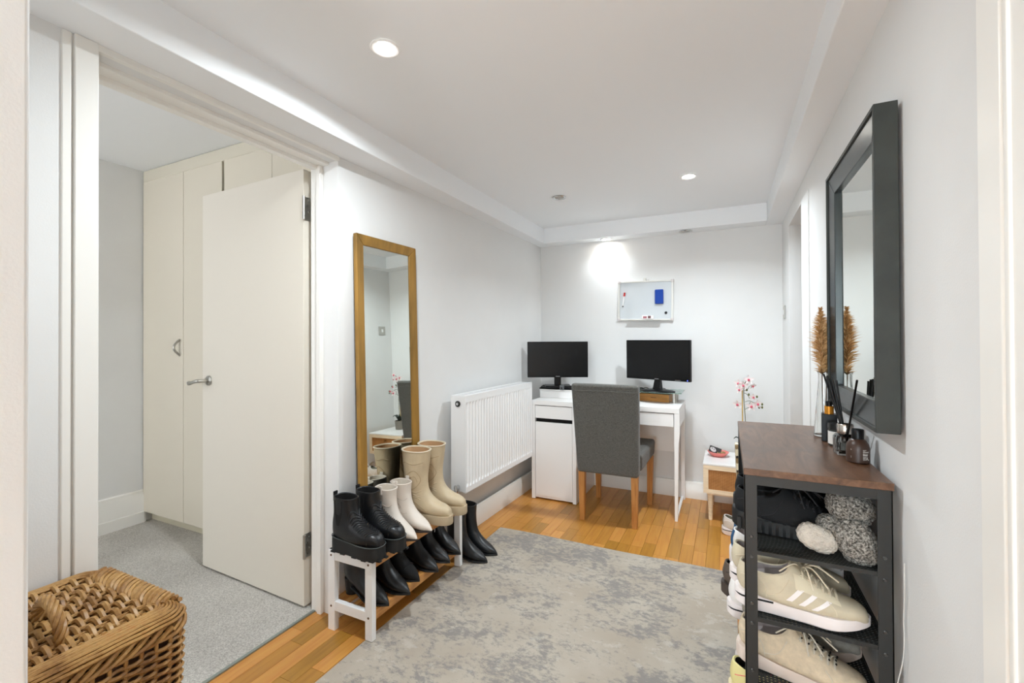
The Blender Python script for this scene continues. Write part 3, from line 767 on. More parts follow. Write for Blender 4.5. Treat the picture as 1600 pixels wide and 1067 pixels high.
# chunky black ankle boots
def chunky():
    st = [(0, .0), (.004, .022), (.03, .036), (.1, .035), (.17, .045), (.215, .042), (.243, .026), (.252, 0)]
    t, r = shoe('ankle_boot', '', [(.247, .058), (.243, .08), (.222, .098), (.19, .108), (.158, .124), (.132, .148), (.117, .175), (.112, .2), (.112, .222)],
                [(.249, .05), (.225, .046), (.18, .044), (.12, .044), (.05, .05), (.006, .062), (.0, .11), (.008, .16), (.006, .226)],
                [.012, .026, .038, .043, .042, .038, .037, .038, .038], BLKLE, BLKSOLE, DARK, None, None, None, e=2.6)
    sole_mb(st, flat(.0035), lambda x: .052+.012*max(0, 1-x/.1), inset=1.0).build('sole', BLKSOLE, t, smooth=True)
    tr_ = MB(); P = outline(st, 9)
    for k in range(len(P)):
        x, y = P[k]; s = .84
        if abs(y) > .012: tr_.box(x-.0115, y*s-.007, 0, x+.0115, y*s+.007, .006)
    tr_.build('tread_lug', BLKSOLE, t, kind='stuff')
    w = [(x, y, .055+.012*max(0, 1-x/.1)) for x, y in outline([(a, b*1.02) for a, b in st], 30)]; w.append(w[0])
    MB().tube(w, .0017, 6, cap=False).build('welt_stitch', mat('welt_grey', (74, 80, 80), .5), t, smooth=True)
    bv = bvh_of(r); rb = MB()
    for k in range(12):
        u = k/11; x = .119+.098*u; pts = []
        for j in range(13):
            a = (j-6)/6; pts.append(drop(bv, x-.026*abs(a)+.008, a*(.0335+.006*u), .0006))
        rb.tube(pts, [.0006]+[.0034]*11+[.0006], 6)
    rb.build('ribbing', BLKLE, t, smooth=True)
    for sg in (-1, 1):
        g = []; gs = MB()
        for (x, z) in ((.03, .215), (.078, .215), (.072, .16), (.058, .115), (.045, .115), (.035, .16)): g.append(side(bv, x, z, sg, .0012))
        gs.add(g, [(0, 1, 2, 5), (5, 2, 3, 4)])
        gs.build('elastic_gusset', BLKFAB, t, label='black knit side gusset')
    MB().box(-.003, -.010, .2, .0035, .010, .238).build('pull_tab', BLKFAB, t, bevel=.001)
    return t
B1 = chunky(); B1.location = (-1.482, 1.385, TOP); B1.rotation_euler = (0, 0, R_(1)); B1['label'] = 'chunky black leather ankle boot nearest on top of the white shoe bench'; B1['group'] = 'chunky black boots'
again(B1, (-1.458, 1.487, TOP), R_(0), 'chunky black leather ankle boot beside the off-white boots', 'chunky black boots')

# pointed boot builder for pale, tan and black ones
def pointed(name, mu, ms, mi, Ht, L=.235, hh=.045, shaft=.045, lean=0, e=2.3, name_cat='boot', scall=0):
    s = L/.235
    f = [(.2345*s, .012), (.222*s, .026), (.195*s, .044), (.165*s, .062), (.135*s, .09), (.115*s, .125), (.105*s+lean*.3, .125+(Ht-.125)*.5), (.107*s+lean, Ht)]
    b = [(.235*s, .006), (.215*s, .005), (.18*s, .005), (.13*s, .012), (.06*s, hh*.8), (.008, hh+.018), (.0+lean*.3, .125+(Ht-.125)*.5), (.0+lean, Ht+.004)]
    h = [.004, .014, .03, .036, .033, .031, (shaft+.031)/2, shaft]
    st = [(.045*s, .0), (.05*s, .022), (.09*s, .025), (.14*s, .033), (.18*s, .033), (.21*s, .02), (.232*s, .006), (.238*s, 0)]
    z = lambda x: max(0, (hh-.004)*(1-min(1, x/(.13*s)))**1.0)
    t, r = shoe(name, '', f, b, h, mu, ms, mi, st, z, lambda x: z(x)+.008, e=e, heel=(.004, .062*s, .027, hh+.012, .8), n=34)
    return t, r
PALE = mat('off_white_leather', (218, 208, 197), .5, bump=.25, bscale=90, bdist=.002)
PALES = mat('dark_stacked_sole', (44, 36, 32), .6)
TAN = mat('beige_leather', (196, 178, 148), .48, bump=.3, bscale=60, bdist=.003, var=.04, vscale=12)
TANS = mat('beige_sole', (184, 166, 138), .6)
TANI = mat('tan_lining', (190, 152, 112), .8)
PALEI = mat('cream_lining', (206, 196, 182), .8)
P1, r = pointed('cowboy_ankle_boot', PALE, PALES, PALEI, .205, L=.225, hh=.04, shaft=.044)
bv = bvh_of(r); sm = MB()
for sg in (-1, 1):
    sm.tube([side(bv, x, z, sg, .0004) for x, z in cr([(.02, .13), (.05, .142), (.085, .132), (.1, .14)], 14)], .0013, 5)
    sm.tube([side(bv, x, z, sg, .0004) for x, z in cr([(.04, .125), (.075, .105), (.05, .085), (.085, .075), (.11, .08)], 18)], .0011, 5)
sm.build('stitching', mat('pale_stitch', (196, 184, 172), .6), P1, smooth=True)
for sg in (-1, 1): MB().box(.045, sg*.043-.003, .185, .065, sg*.043+.003, .222).build('pull_tab', PALE, P1, bevel=.002)
P1.location = (-1.438, 1.59, TOP); P1.rotation_euler = (0, 0, R_(-2)); P1['label'] = 'off-white pointed ankle boot next to the chunky black boots'; P1['group'] = 'off-white ankle boots'
again(P1, (-1.43, 1.68, TOP), R_(0), 'off-white pointed ankle boot touching the tall beige boots', 'off-white ankle boots')

def tall_boot():
    Ht = .335
    f = [(.243, .045), (.238, .066), (.215, .083), (.18, .095), (.145, .118), (.122, .155), (.116, .21), (.122, .27), (.128, Ht)]
    b = [(.246, .036), (.22, .033), (.17, .033), (.11, .036), (.04, .05), (.004, .075), (.0, .15), (-.004, .24), (-.012, Ht+.004)]
    h = [.012, .026, .038, .042, .04, .038, .042, .052, .060]
    t, r = shoe('tall_boot', '', f, b, h, TAN, TANS, TANI, None, None, None, e=2.35, n=36)
    st = [(0, 0), (.006, .024), (.04, .034), (.11, .034), (.17, .043), (.215, .04), (.243, .024), (.252, 0)]
    sole_mb([p for p in st], lambda x: .0 if x > .1 else .0, lambda x: .04+.015*max(0, 1-x/.1), inset=.97).build('sole', TANS, t, smooth=True)
    MB().box(.1, -.036, -.0005, .125, .036, .006).build('tread_notch', BLKSOLE, t)
    bv = bvh_of(r); q = MB()
    rim_ = [p+Vector((0, 0, .0)) for p in r[-1]]; rim_.append(rim_[0])
    MB().tube(rim_, .0028, 6, cap=False).build('rim_piping', mat('cream_piping', (220, 208, 184), .5), t, smooth=True)
    for sg in (-1, 1):
        q.tube([side(bv, x, z, sg, .0004) for x, z in cr([(.0, .275), (.03, .285), (.07, .275), (.115, .285)], 16)], .0015, 5)
        q.tube([side(bv, x, z, sg, .0004) for x, z in cr([(.01, .17), (.03, .22), (.075, .245), (.1, .2), (.07, .16), (.03, .15)], 24)], .0015, 5)
        q.tube([side(bv, x, z, sg, .0004) for x, z in cr([(.03, .18), (.05, .21), (.075, .215), (.085, .19)], 16)], .0013, 5)
        q.tube([side(bv, x, z, sg, .0004) for x, z in cr([(.02, .075), (.06, .095), (.1, .08), (.13, .06)], 16)], .0013, 5)
    q.build('western_stitching', mat('beige_stitch', (172, 152, 120), .6), t, smooth=True)
    # slouch folds round the ankle
    fo = MB()
    for z, xo in ((.125, .0), (.145, .004), (.112, .006)):
        pts = [side(bv, .02+.011*k+xo*.2, z+.006*math.sin(k*.9+z*90), sg2, -.001) for sg2 in (1,) for k in range(9)]
        fo.tube(pts, [.0005]+[.003]*7+[.0005], 6)
        pts = [side(bv, .02+.011*k+xo*.2, z+.006*math.sin(k*.9+z*90), -1, -.001) for k in range(9)]
        fo.tube(pts, [.0005]+[.003]*7+[.0005], 6)
    fo.build('fold', TAN, t, smooth=True)
    return t
T1 = tall_boot(); T1.location = (-1.422, 1.772, TOP); T1.rotation_euler = (0, 0, R_(6)); T1['label'] = 'tall beige western boot next to the off-white boots on the bench'; T1['group'] = 'tall beige boots'
again(T1, (-1.425, 1.9, TOP), R_(8), 'tall beige western boot at the far end of the bench, near the radiator', 'tall beige boots')

# black footwear on the lower shelf and on the floor
K1, r = pointed('heeled_boot', BLKLE, BLKSOLE, DARK, .19, L=.245, hh=.055, shaft=.043)
K1.location = (-1.485, 1.445, LOW); K1.rotation_euler = (0, 0, R_(-3)); K1['label'] = 'black pointed heeled boot nearest on the lower bamboo shelf'; K1['group'] = 'black heeled boots at the near end of the lower shelf'
again(K1, (-1.458, 1.545, LOW), R_(-3), 'black pointed heeled boot, second from the near end of the lower shelf', 'black heeled boots at the near end of the lower shelf')
S1, r = pointed('low_boot', mat('black_suede', (26, 26, 27), .75, bump=.3, bscale=300), BLKSOLE, DARK, .13, L=.225, hh=.03, shaft=.04, e=2.6)
bv = bvh_of(r); MB().tube([drop(bv, .16-.0*abs(k), (k-4)*.007, .001) for k in range(9)], .004, 6).build('strap', BLKLE, S1, smooth=True)
S1.location = (-1.465, 1.65, LOW); S1.rotation_euler = (0, 0, R_(-4)); S1['label'] = 'low black suede boot with a strap, middle of the lower shelf'
K2, r = pointed('pointed_boot', BLKLE, BLKSOLE, DARK, .185, L=.24, hh=.042, shaft=.042)
bv = bvh_of(r); zz = MB().tube([side(bv, .06+.001*k, .06+.012*k, -1, .0005) for k in range(9)], .0015, 5).build('zip', mat('dark_zip', (60, 62, 64), .4, .6), K2, smooth=True)
K2.location = (-1.45, 1.762, LOW); K2.rotation_euler = (0, 0, R_(-6)); K2['label'] = 'black pointed leather boot under the off-white boots on the lower shelf'; K2['group'] = 'black pointed boots on the lower shelf'
again(K2, (-1.448, 1.852, LOW), R_(-5), 'black pointed leather boot under the tall beige boots on the lower shelf', 'black pointed boots on the lower shelf')
K3, r = pointed('round_toe_boot', BLKLE, BLKSOLE, DARK, .18, L=.235, hh=.03, shaft=.042, e=3.0)
K3.location = (-1.442, 1.945, LOW); K3.rotation_euler = (0, 0, R_(-5)); K3['label'] = 'black boot at the far end of the lower bamboo shelf'
MB().tube(cr([(.10, -.046, .185), (.108, -.05, .15), (.112, -.049, .12), (.109, -.048, .105)], 10), .0025, 6).build('pull_loop', mat('grey_webbing', (178, 178, 182), .6), K3, smooth=True)
K4, r = pointed('sock_boot', BLKLE, BLKSOLE, DARK, .25, L=.25, hh=.05, shaft=.042)
K4.location = (-1.40, 2.105, .0115); K4.rotation_euler = (0, 0, R_(-2)); K4['label'] = 'tall black pointed boot on the rug edge right against the bench'; K4['group'] = 'tall black boots on the floor'
again(K4, (-1.39, 2.2, .0115), R_(-2), 'tall black pointed boot on the floor below the radiator', 'tall black boots on the floor')

# ---------------------------------------------------------------- metal shoe rack with a rustic board top
SH = (.66, .493, .325, .158)
def shoe_rack():
    t = thing('shoe_rack', 'black metal shoe rack with rustic brown board top on the right wall', 'shoe rack', (.185, 1.63, 0))
    x0, x1, y0, y1 = -.148, .148, -.352, .352
    MB().box(x0-.001, y0-.003, .851, x1+.001, y1+.003, .868).build('tabletop', RUST, t, bevel=.0012)
    def angle(sx, sy):
        cx, cy = (x0 if sx < 0 else x1), (y0+.006 if sy < 0 else y1-.006)
        m = MB(); m.box(min(cx, cx-sx*.028), min(cy, cy-sy*.0022), 0, max(cx, cx-sx*.028), max(cy, cy-sy*.0022), .8505)
        m.box(min(cx, cx-sx*.0022), min(cy, cy-sy*.026), 0, max(cx, cx-sx*.0022), max(cy, cy-sy*.026), .8505)
        leg = m.build('leg', BLKM, t)
        sm = MB()
        for z in SH:
            for dz in (.036, -.014): sm.lathe([(.0042, 0), (.0036, .0018), (0, .0022)], 12, (0, 0, 0), True, False).xf(Matrix.Identity(4)) if False else sm.tube([(cx-sx*.015, cy+sy*.0001, z+dz), (cx-sx*.015, cy+sy*.0022, z+dz)], [.0044, .0032], 10)
        if sy < 0: sm.build('bolt', mat('dark_bolt', (88, 88, 86), .35, .8) if 'dark_bolt' not in bpy.data.materials else bpy.data.materials['dark_bolt'], leg, smooth=True, kind='stuff')
    for sx in (-1, 1):
        for sy in (-1, 1): angle(sx, sy)
    for sy in (-1, 1):
        cy = y0+.0065 if sy < 0 else y1-.0085
        MB().box(x0+.028, cy, .826, x1-.028, cy+.0022, .8505).build('top_rail', BLKM, t)
    for sx in (-1, 1):
        cx = x0+.0005 if sx < 0 else x1-.0027
        MB().box(cx, y0+.034, .826, cx+.0022, y1-.034, .8505).build('top_rail', BLKM, t)
    for z in SH:
        m = MB()
        m.box(x0+.003, y0+.009, z-.009, x1-.003, y0+.012, z+.001).box(x0+.003, y1-.012, z-.009, x1-.003, y1-.009, z+.001)
        m.box(x0+.003, y0+.012, z-.013, x0+.006, y1-.012, z+.001).box(x1-.006, y0+.012, z-.013, x1-.003, y1-.012, z+.001)
        sh = m.build('shelf', BLKM, t)
        g = MB(); n = 32
        for k in range(n):
            x = x0+.006+(x1-x0-.012)*(k+.5)/n; g.box(x-.0026, y0+.012, z-.0045, x+.0026, y1-.012, z-.003)
        n2 = 76
        for k in range(n2):
            y = y0+.012+(y1-y0-.024)*(k+.5)/n2; g.box(x0+.006, y-.0026, z-.003, x1-.006, y+.0026, z-.0015)
        g.build('mesh', BLKM, sh, kind='stuff')
shoe_rack()

# trainers
def trainer(name, label, mu, ms, mi, ml, stripe=None, line=None, L=.283, Hc=.122, high=0, chunk=.03, heel_tab=None, flecks=None, m_eye=None):
    k = L/.283
    f = [(.2815*k, .030), (.277*k, .049), (.259*k, .061), (.229*k, .070), (.199*k, .083), (.170*k, .101), (.143*k, Hc-.003), (.126*k, Hc+.010)]
    b = [(.2825*k, .024), (.262*k, .02), (.215*k, .02), (.15*k, .022), (.07*k, .028), (.014, .04), (.001, .075), (.008, Hc-.012)]
    h = [.011, .027, .039, .0425, .0395, .036, .034, .0325]
    st = [(-.004, 0), (0, .016), (.02, .031), (.08, .032), (.15*k, .037), (.21*k, .045), (.25*k, .036), (.279*k, .016), (.286*k, 0)]
    spring = lambda x: .016*max(0, (x/k-.19)/.09)**1.6 + .006*max(0, (.03-x)/.03)
    t, r = shoe(name, label, f, b, h, mu, ms, mi, st, spring, lambda x: spring(x)*.5+chunk+.012*max(0, 1-x/.11), cat='trainer', e=2.45, n=32, dip=.026)
    bv = bvh_of(r)
    # tongue
    tg = []
    for u in range(7):
        x = (.2-.095*u/6)*k; c = drop(bv, x, 0, .002) if u < 4 else Vector((x-.0*u, 0, Hc+.004+.011*(u-3)))
        tg.append([c+Vector((0, w*(.017+.004*u/6), -.004*abs(w)**2)) for w in (-1, -.5, 0, .5, 1)])
    q = MB().loft(tg, False, False, closed=False); q2 = [[p+Vector((-.003, 0, -.003)) for p in g] for g in tg]; q.loft(q2, False, False, closed=False)
    q.build('tongue', mu, t, smooth=True)
    lc = MB()
    for j in range(6):
        x = (.145+.014*j)*k
        pts = [drop(bv, x+.003*abs(w), w*(.022+.001*j), .0028 if abs(w) < .9 else .0008) for w in (-1, -.6, -.2, .2, .6, 1)]
        lc.tube(pts, .003, 6, flat=.7)
        if j < 5: lc.tube([drop(bv, x, -.02, .002), drop(bv, x+.007*k, 0, .0045), drop(bv, x+.014*k, .021, .002)], .0028, 6, flat=.7)
    top = drop(bv, .146*k, 0, .004)
    for dx, dy, dz in ((-.05, -.05, .0), (.05, -.045, -.02), (-.035, .045, -.005), (.06, .03, -.02), (.02, -.05, -.03), (.075, -.01, -.015)):
        lc.tube(cr([top, top+Vector((dx*.4, dy*.5, .016+dz*.2)), top+Vector((dx, dy, .002+dz))], 12), .0019, 6)
    lc.build('laces', ml, t, smooth=True, kind='stuff')
    pn = MB()
    for sg in (-1, 1):
        g = []
        for j in range(9):
            x = (.128+.0115*j)*k; row = []
            for w in (.30, .42, .54, .66, .78):
                c = drop(bv, x+.01*(w-.3), sg*(.013+w*.028), .0011); row.append(c)
            g.append(row)
        eb = MB().loft(g, False, False, closed=False); eb.build('eyestay', m_eye or mu, t, smooth=True)
        pn.tube([side(bv, x, z, sg, .0003) for x, z in cr([(.215*k, .034), (.213*k, .05), (.2*k, .064)], 10)], .0011, 5)
        pn.tube([side(bv, x, z, sg, .0003) for x, z in cr([(.012, .082), (.045, .09), (.066, .07), (.07, .042)], 12)], .0011, 5)
        pn.tube([side(bv, x, z, sg, .0003) for x, z in cr([(.07, .05), (.1, .062), (.12, .098)], 12)], .001, 5)
    pn.build('seam', ml, t, smooth=True, kind='stuff')
    if stripe:
        for sg in (-1, 1):
            for j in range(3):
                x = (.112+.026*j)*k; g = []
                for v in range(5):
                    u = v/4; z = .048-.004*j+(.040-.006*j)*u
                    g.append([side(bv, x+.034*u+w, z, sg, .0012) for w in (0, .0065, .013)])
                MB().loft(g, False, False, closed=False).build('stripe', stripe, t, smooth=True)
    if line:
        for sg in (-1, 1):
            pts = [(x, sg*w*1.012, .030-.00*x) for x, w in cr([(.0, .012), (.012, .028), (.04, .0322), (.085, .0318)], 12)]
            MB().tube(pts, .0024, 5).build('sole_line', line, t, smooth=True)
    if heel_tab:
        g = []
        for v in range(6):
            z = .052+.058*v/5
            g.append([(lambda h: h[0]+Vector((-.0014, 0, 0)) if h[0] else Vector((0, yy, z)))(bv.ray_cast(Vector((-.2, yy, z)), Vector((1, 0, 0)))) for yy in (-.018, -.009, 0, .009, .018)])
        MB().loft(g, False, False, closed=False).build('heel_tab', heel_tab, t, smooth=True)
    if flecks:
        fk = MB()
        for j in range(6):
            x = (.147+.014*j)*k
            for w in (-.7, -.2, .3, .75): p = drop(bv, x+.003*abs(w), w*.022, .0036); fk.tube([p+Vector((0, -.002, .001)), p+Vector((0, .002, .001))], .0022, 5)
        fk.build('lace_fleck', flecks, t, kind='stuff')
    return t
CREAM = mat('cream_suede', (206, 195, 170), .75, bump=.2, bscale=300, var=.05, vscale=18)
WHITR = mat('white_trainer_leather', (236, 233, 230), .45, bump=.15, bscale=120)
WHSOLE = mat('white_midsole', (232, 224, 222), .5)
GREYMESH = mat('grey_mesh', (148, 142, 132), .85, bump=.5, bscale=500, var=.08, vscale=40)
BEIGEM = mat('beige_knit', (206, 190, 164), .85, bump=.5, bscale=420, var=.06, vscale=60)
PINKSOLE = mat('pale_pink_sole', (216, 200, 188), .55)
LILACIN = mat('lilac_grey_lining', (168, 158, 156), .85)
STRIPE = mat('white_stripe', (240, 234, 232), .5)
LACE = mat('cream_lace', (222, 210, 186), .8)
LACEB = mat('black_lace', (40, 40, 42), .8)
LACEG = mat('speckled_lace', (206, 198, 182), .8)
YEL = mat('pale_yellow', (226, 214, 150), .6)
NAVY = mat('navy_blue', (34, 52, 104), .6)
TEAL = mat('steel_blue', (38, 84, 124), .7, bump=.3, bscale=200)
BROWN = mat('dark_taupe_suede', (92, 80, 70), .8)
BLKSN = mat('black_mesh', (22, 23, 25), .85, bump=.5, bscale=400)
def place(t, loc, deg, label, group=None, rot=None):
    t.location = loc; t.rotation_euler = rot if rot else (0, 0, R_(deg)); t['label'] = label
    if group: t['group'] = group
    return t
S2 = SH[1]+.002; S3 = SH[2]+.002; S1z = SH[0]+.002; S4 = SH[3]+.002
a = trainer('trainer', '', CREAM, WHSOLE, LILACIN, LACE, stripe=STRIPE, line=BLKPL, m_eye=mat('pale_cream_suede', (220, 210, 184), .7))
place(a, (.018, 1.352, S2), -3, 'cream trainer with three white stripes nearest on the second rack shelf', 'cream striped trainers')
again(a, (.006, 1.458, S2), R_(2), 'cream three-striped trainer behind the nearest one, second rack shelf', 'cream striped trainers')
a = trainer('trainer', '', BEIGEM, PINKSOLE, LILACIN, LACEG, flecks=BLKPL)
place(a, (.022, 1.392, S3), -13, 'beige knit trainer with speckled laces nearest on the third shelf')
a = trainer('trainer', '', GREYMESH, PINKSOLE, LILACIN, LACEG)
place(a, (.034, 1.495, S3), 0, 'grey mesh trainer behind the beige one on the third shelf')
a = trainer('trainer', '', WHITR, WHSOLE, LILACIN, STRIPE, line=BLKPL)
place(a, (-.002, 1.585, S3+.0), 1, 'white trainer with black sole line, third rack shelf, heel poking out')
a = trainer('trainer', '', WHITR, WHSOLE, LILACIN, STRIPE, heel_tab=TEAL, chunk=.04)
place(a, (.006, 1.56, S2), -2, 'white trainer with blue heel tab on the second rack shelf', 'white trainers with blue heels')
again(a, (.016, 1.66, S2), R_(2), 'white trainer with blue heel tab deeper on the second rack shelf', 'white trainers with blue heels')
a = trainer('trainer', '', BROWN, mat('brown_sole', (70, 60, 54), .6), DARK, LACEB)
place(a, (-.02, 1.70, S3), 0, 'dark taupe suede trainer toward the far end of the third shelf')
a = trainer('trainer', '', BLKSN, BLKSOLE, DARK, LACEB, chunk=.04)
rb = MB()
for j in range(15):
    for sg in (-1, 1): x = .012+.0165*j; rb.box(x, sg*.0335-.0042, .004+.012*max(0, (x-.19)/.09), x+.009, sg*.0335+.0042, .037)
rb.build('sole_rib', BLKSOLE, a, kind='stuff')
place(a, (.014, 1.44, S1z+.0), -5, 'black ribbed sole trainer nearest on the top rack shelf', 'black trainers on the top shelf')
again(a, (.018, 1.555, S1z), R_(3), 'black ribbed sole trainer behind the nearest one, top rack shelf', 'black trainers on the top shelf')
a = trainer('trainer', '', BLKSN, BLKSOLE, NAVY, LACEB)
place(a, (.04, 1.67, S1z), 2, 'black trainer with blue lining further back on the top shelf')
a = trainer('trainer', '', mat('dark_plum_mesh', (40, 26, 32), .8), BLKSOLE, DARK, LACEB)
place(a, (.05, 1.79, S1z), 0, 'dark plum trainer at the far end of the top shelf')
a = trainer('trainer', '', YEL, mat('pale_cream_sole', (222, 208, 170), .55), DARK, mat('pink_lace', (224, 96, 110), .7))
place(a, (.0, 1.45, S4), 4, 'pale yellow shoe with pink laces on the bottom rack shelf', None)
a = trainer('trainer', '', WHITR, WHSOLE, LILACIN, STRIPE)
place(a, (.02, 1.59, S4), 0, 'plain white trainer on the bottom rack shelf behind the yellow one', None)
OLIVE = mat('olive_lining', (112, 108, 92), .85)
a = trainer('trainer', '', mat('light_grey_leather', (214, 210, 204), .55, bump=.2, bscale=100), WHSOLE, OLIVE, STRIPE, line=BLKPL, heel_tab=OLIVE)
place(a, (-.033, 3.06, .0005), -8, 'light grey trainer with olive lining on the floor by the nightstand', None)

# fluffy slippers piled on the top shelf
FLUF = N('speckled_grey_fleece'); _c = FLUF.co(); FLUF.l(FLUF.ramp(FLUF.noise(_c, 190, 3, .7), [(.36, (58, 56, 52)), (.5, (150, 146, 138)), (.62, (206, 202, 194))]), FLUF.b.inputs[0]); FLUF.b.inputs['Roughness'].default_value = 1; FLUF.bump(FLUF.noise(_c, 170, 3, .8), 1, .008); FLUF = FLUF.m
CREF = mat('cream_fleece', (214, 206, 194), 1, bump=1, bscale=150, bdist=.006, var=.05, vscale=60)
def blob(name, m, parent, loc, rad, rot=(0, 0, 0), amp=.004, fr=120, pw=2.3):
    bm = bmesh.new(); bmesh.ops.create_icosphere(bm, subdivisions=5, radius=1)
    Rm = Matrix.Rotation(R_(rot[2]), 4, 'Z') @ Matrix.Rotation(R_(rot[1]), 4, 'Y') @ Matrix.Rotation(R_(rot[0]), 4, 'X')
    for v in bm.verts:
        p = v.co; q = Vector((math.copysign(abs(p.x)**(2/pw), p.x)*rad[0], math.copysign(abs(p.y)**(2/pw), p.y)*rad[1], math.copysign(abs(p.z)**(2/pw), p.z)*rad[2]))
        d = amp*(mnoise.noise(q*fr)+.6*mnoise.noise(q*fr*2.3)); q = q+p.normalized()*d
        v.co = Vector(loc)+Rm @ q
    me = bpy.data.meshes.new(name); bm.to_mesh(me); bm.free(); me.materials.append(m)
    me.polygons.foreach_set('use_smooth', [True]*len(me.polygons))
    o = bpy.data.objects.new(name, me); COL.objects.link(o); o.parent = parent; return o
s1 = thing('slipper', 'fluffy speckled grey slipper with cream sole leaning on the top rack shelf', 'slipper', (.25, 1.345, S1z), group='fluffy grey slippers')
blob('upper', FLUF, s1, (.028, .0, .04), (.042, .044, .058), (0, -28, 0)); blob('sole', CREF, s1, (-.052, -.008, .036), (.046, .022, .031), (0, 24, 8), .0025)
blob('cuff', FLUF, s1, (-.012, .022, .062), (.038, .034, .024), (0, 10, 0))
s2_ = thing('slipper', 'fluffy speckled grey slipper heaped on top against the rack post', 'slipper', (.262, 1.375, S1z+.078), group='fluffy grey slippers')
blob('upper', FLUF, s2_, (.012, .012, .032), (.05, .055, .04), (0, 14, 0)); blob('sole', CREF, s2_, (.03, .03, .062), (.028, .04, .016), (0, -10, 0), .0025)

# ---------------------------------------------------------------- things on top of the shoe rack
ZT = .8685
AMB = mat('amber_cap', (206, 136, 40), .25, .5)
v = thing('glass_vase', 'clear flared glass bottle vase at the back of the rack top', 'vase', (.288, 1.80, ZT))
MB().lathe([(0, .004), (.02, .004), (.0255, .008), (.0225, .06), (.0165, .13), (.0125, .175), (.0125, .205), (.0155, .213), (.0175, .213), (.0145, .204), (.0145, .175), (.0185, .13), (.0245, .06), (.0285, .004), (.027, 0), (0, 0)], 32, c0=False, c1=False).build('glass', GLASS, v, smooth=True)
PAMP = N('pampas_plume'); _c = PAMP.co(); PAMP.l(PAMP.ramp(PAMP.noise(_c, 60, 4, .7), [(.3, (176, 130, 78)), (.5, (212, 172, 118)), (.7, (232, 200, 152))]), PAMP.b.inputs[0]); PAMP.b.inputs['Roughness'].default_value = .9; PAMP = PAMP.m
STEM = mat('dry_stem', (176, 132, 82), .7)
def plume(label, base, tip, wid, seed, z0=.23):
    r = random.Random(seed); t = thing('pampas_plume', label, 'dried grass', tuple(base), group='pampas plumes in the glass vase')
    T = Vector(tip)-Vector(base); mid = T*.5+Vector((.0, 0, 0))
    ax = lambda u: Vector(cr([(0, 0, 0), tuple(T*.5), tuple(T)], 3)[0])*0 + T*u
    MB().tube([ax(k/8) for k in range(9)], [.0022-.0012*k/8 for k in range(9)], 6).build('stem', STEM, t, smooth=True)
    m = MB(); u0 = (z0)/T.z
    for k in range(1500):
        u = u0+(1-u0)*r.random()**.9; w = (u-u0)/(1-u0)
        pr = math.sin(math.pi*min(1, (w*.86+.16)))**.75 if w < .95 else .2
        L = wid*(.4+.85*r.random())*max(.25, pr); a = r.random()*2*math.pi
        d = Vector((math.cos(a), math.sin(a), .75+.7*r.random())).normalized()
        p0 = ax(u); p1 = p0+d*L*.55; p2 = p0+d*L+Vector((math.cos(a), math.sin(a), -.8))*L*.18
        s = d.cross(Vector((r.random()-.5, r.random()-.5, r.random()-.5))).normalized()
        h = .0009+.0009*r.random()
        m.add([p0-s*h*.5, p0+s*h*.5, p1+s*h, p1-s*h, p2], [(0, 1, 2, 3), (3, 2, 4)])
    m.build('plume', PAMP, t, kind='stuff')
plume('golden pampas plume leaning left in the glass vase', (.287, 1.80, ZT+.012), (.284, 1.815, 1.292), .04, 4, .19)
plume('golden pampas plume standing upright nearest the black mirror', (.29, 1.802, ZT+.012), (.318, 1.835, 1.275), .04, 9, .19)
o = thing('perfume_bottle', 'black box bottle with amber collar in front of the vase', 'bottle', (.290, 1.722, ZT), R_(-8))
MB().box(-.0205, -.02, 0, .0205, .02, .085).build('body', BLKPL, o, bevel=.0015)
MB().lathe([(0, .085), (.0125, .085), (.0125, .109), (0, .109)], 24).build('collar', AMB, o, smooth=True)
MB().lathe([(0, .109), (.008, .109), (.008, .119), (.0095, .1195), (.0095, .124), (0, .125)], 20).build('cap', BLKPL, o, smooth=True)
o = thing('candle_jar', 'small dark glass candle jar with white label', 'candle', (.297, 1.652, ZT))
MB().lathe([(0, 0), (.021, 0), (.022, .003), (.022, .05), (0, .05)], 28).build('jar', mat('smoked_glass', (52, 54, 52), .08), o, smooth=True)
MB().lathe([(.0223, .006), (.0223, .044)], 28, c0=False, c1=False).build('paper_label', mat('label_white', (232, 228, 222), .7), o, smooth=True)
MB().lathe([(0, .05), (.0225, .05), (.0225, .066), (.0215, .067), (0, .067)], 28).build('lid', mat('black_lid', (30, 31, 31), .2), o, smooth=True)
df = thing('reed_diffuser', 'glass reed diffuser with silver collar and black reeds', 'diffuser', (.297, 1.545, ZT), R_(4))
gl = MB()
def rsq(s, z, r=.005, n=4):
    out = []
    for cx, cy, a0 in ((s-r, s-r, 0), (-s+r, s-r, 90), (-s+r, -s+r, 180), (s-r, -s+r, 270)):
        for k in range(n+1): a = R_(a0+90*k/n); out.append((cx+r*math.cos(a), cy+r*math.sin(a), z))
    return out
gl.loft([rsq(.0235, 0), rsq(.0245, .002), rsq(.0245, .046), rsq(.021, .053, .008), rsq(.0145, .056, .012), rsq(.0145, .064, .012)], True, False)
gl.loft([rsq(.0125, .064, .011), rsq(.0125, .054, .011), rsq(.018, .049, .006), rsq(.017, .012, .004), rsq(.012, .008, .004)], False, True)
gl.build('bottle', GLASS, df, smooth=True, angle=45)
MB().loft([rsq(.0125, .0085, .004), rsq(.0165, .012, .004), rsq(.0172, .034, .004)]).build('liquid', mat('diffuser_oil', (198, 200, 196), .05, trans=.9, ior=1.33), df, smooth=True)
MB().lathe([(.0125, .058), (.019, .058), (.0195, .06), (.0195, .082), (.018, .084), (.0125, .084)], 30, c0=False, c1=False).build('collar', mat('silver_collar', (196, 188, 180), .2, 1), df, smooth=True)
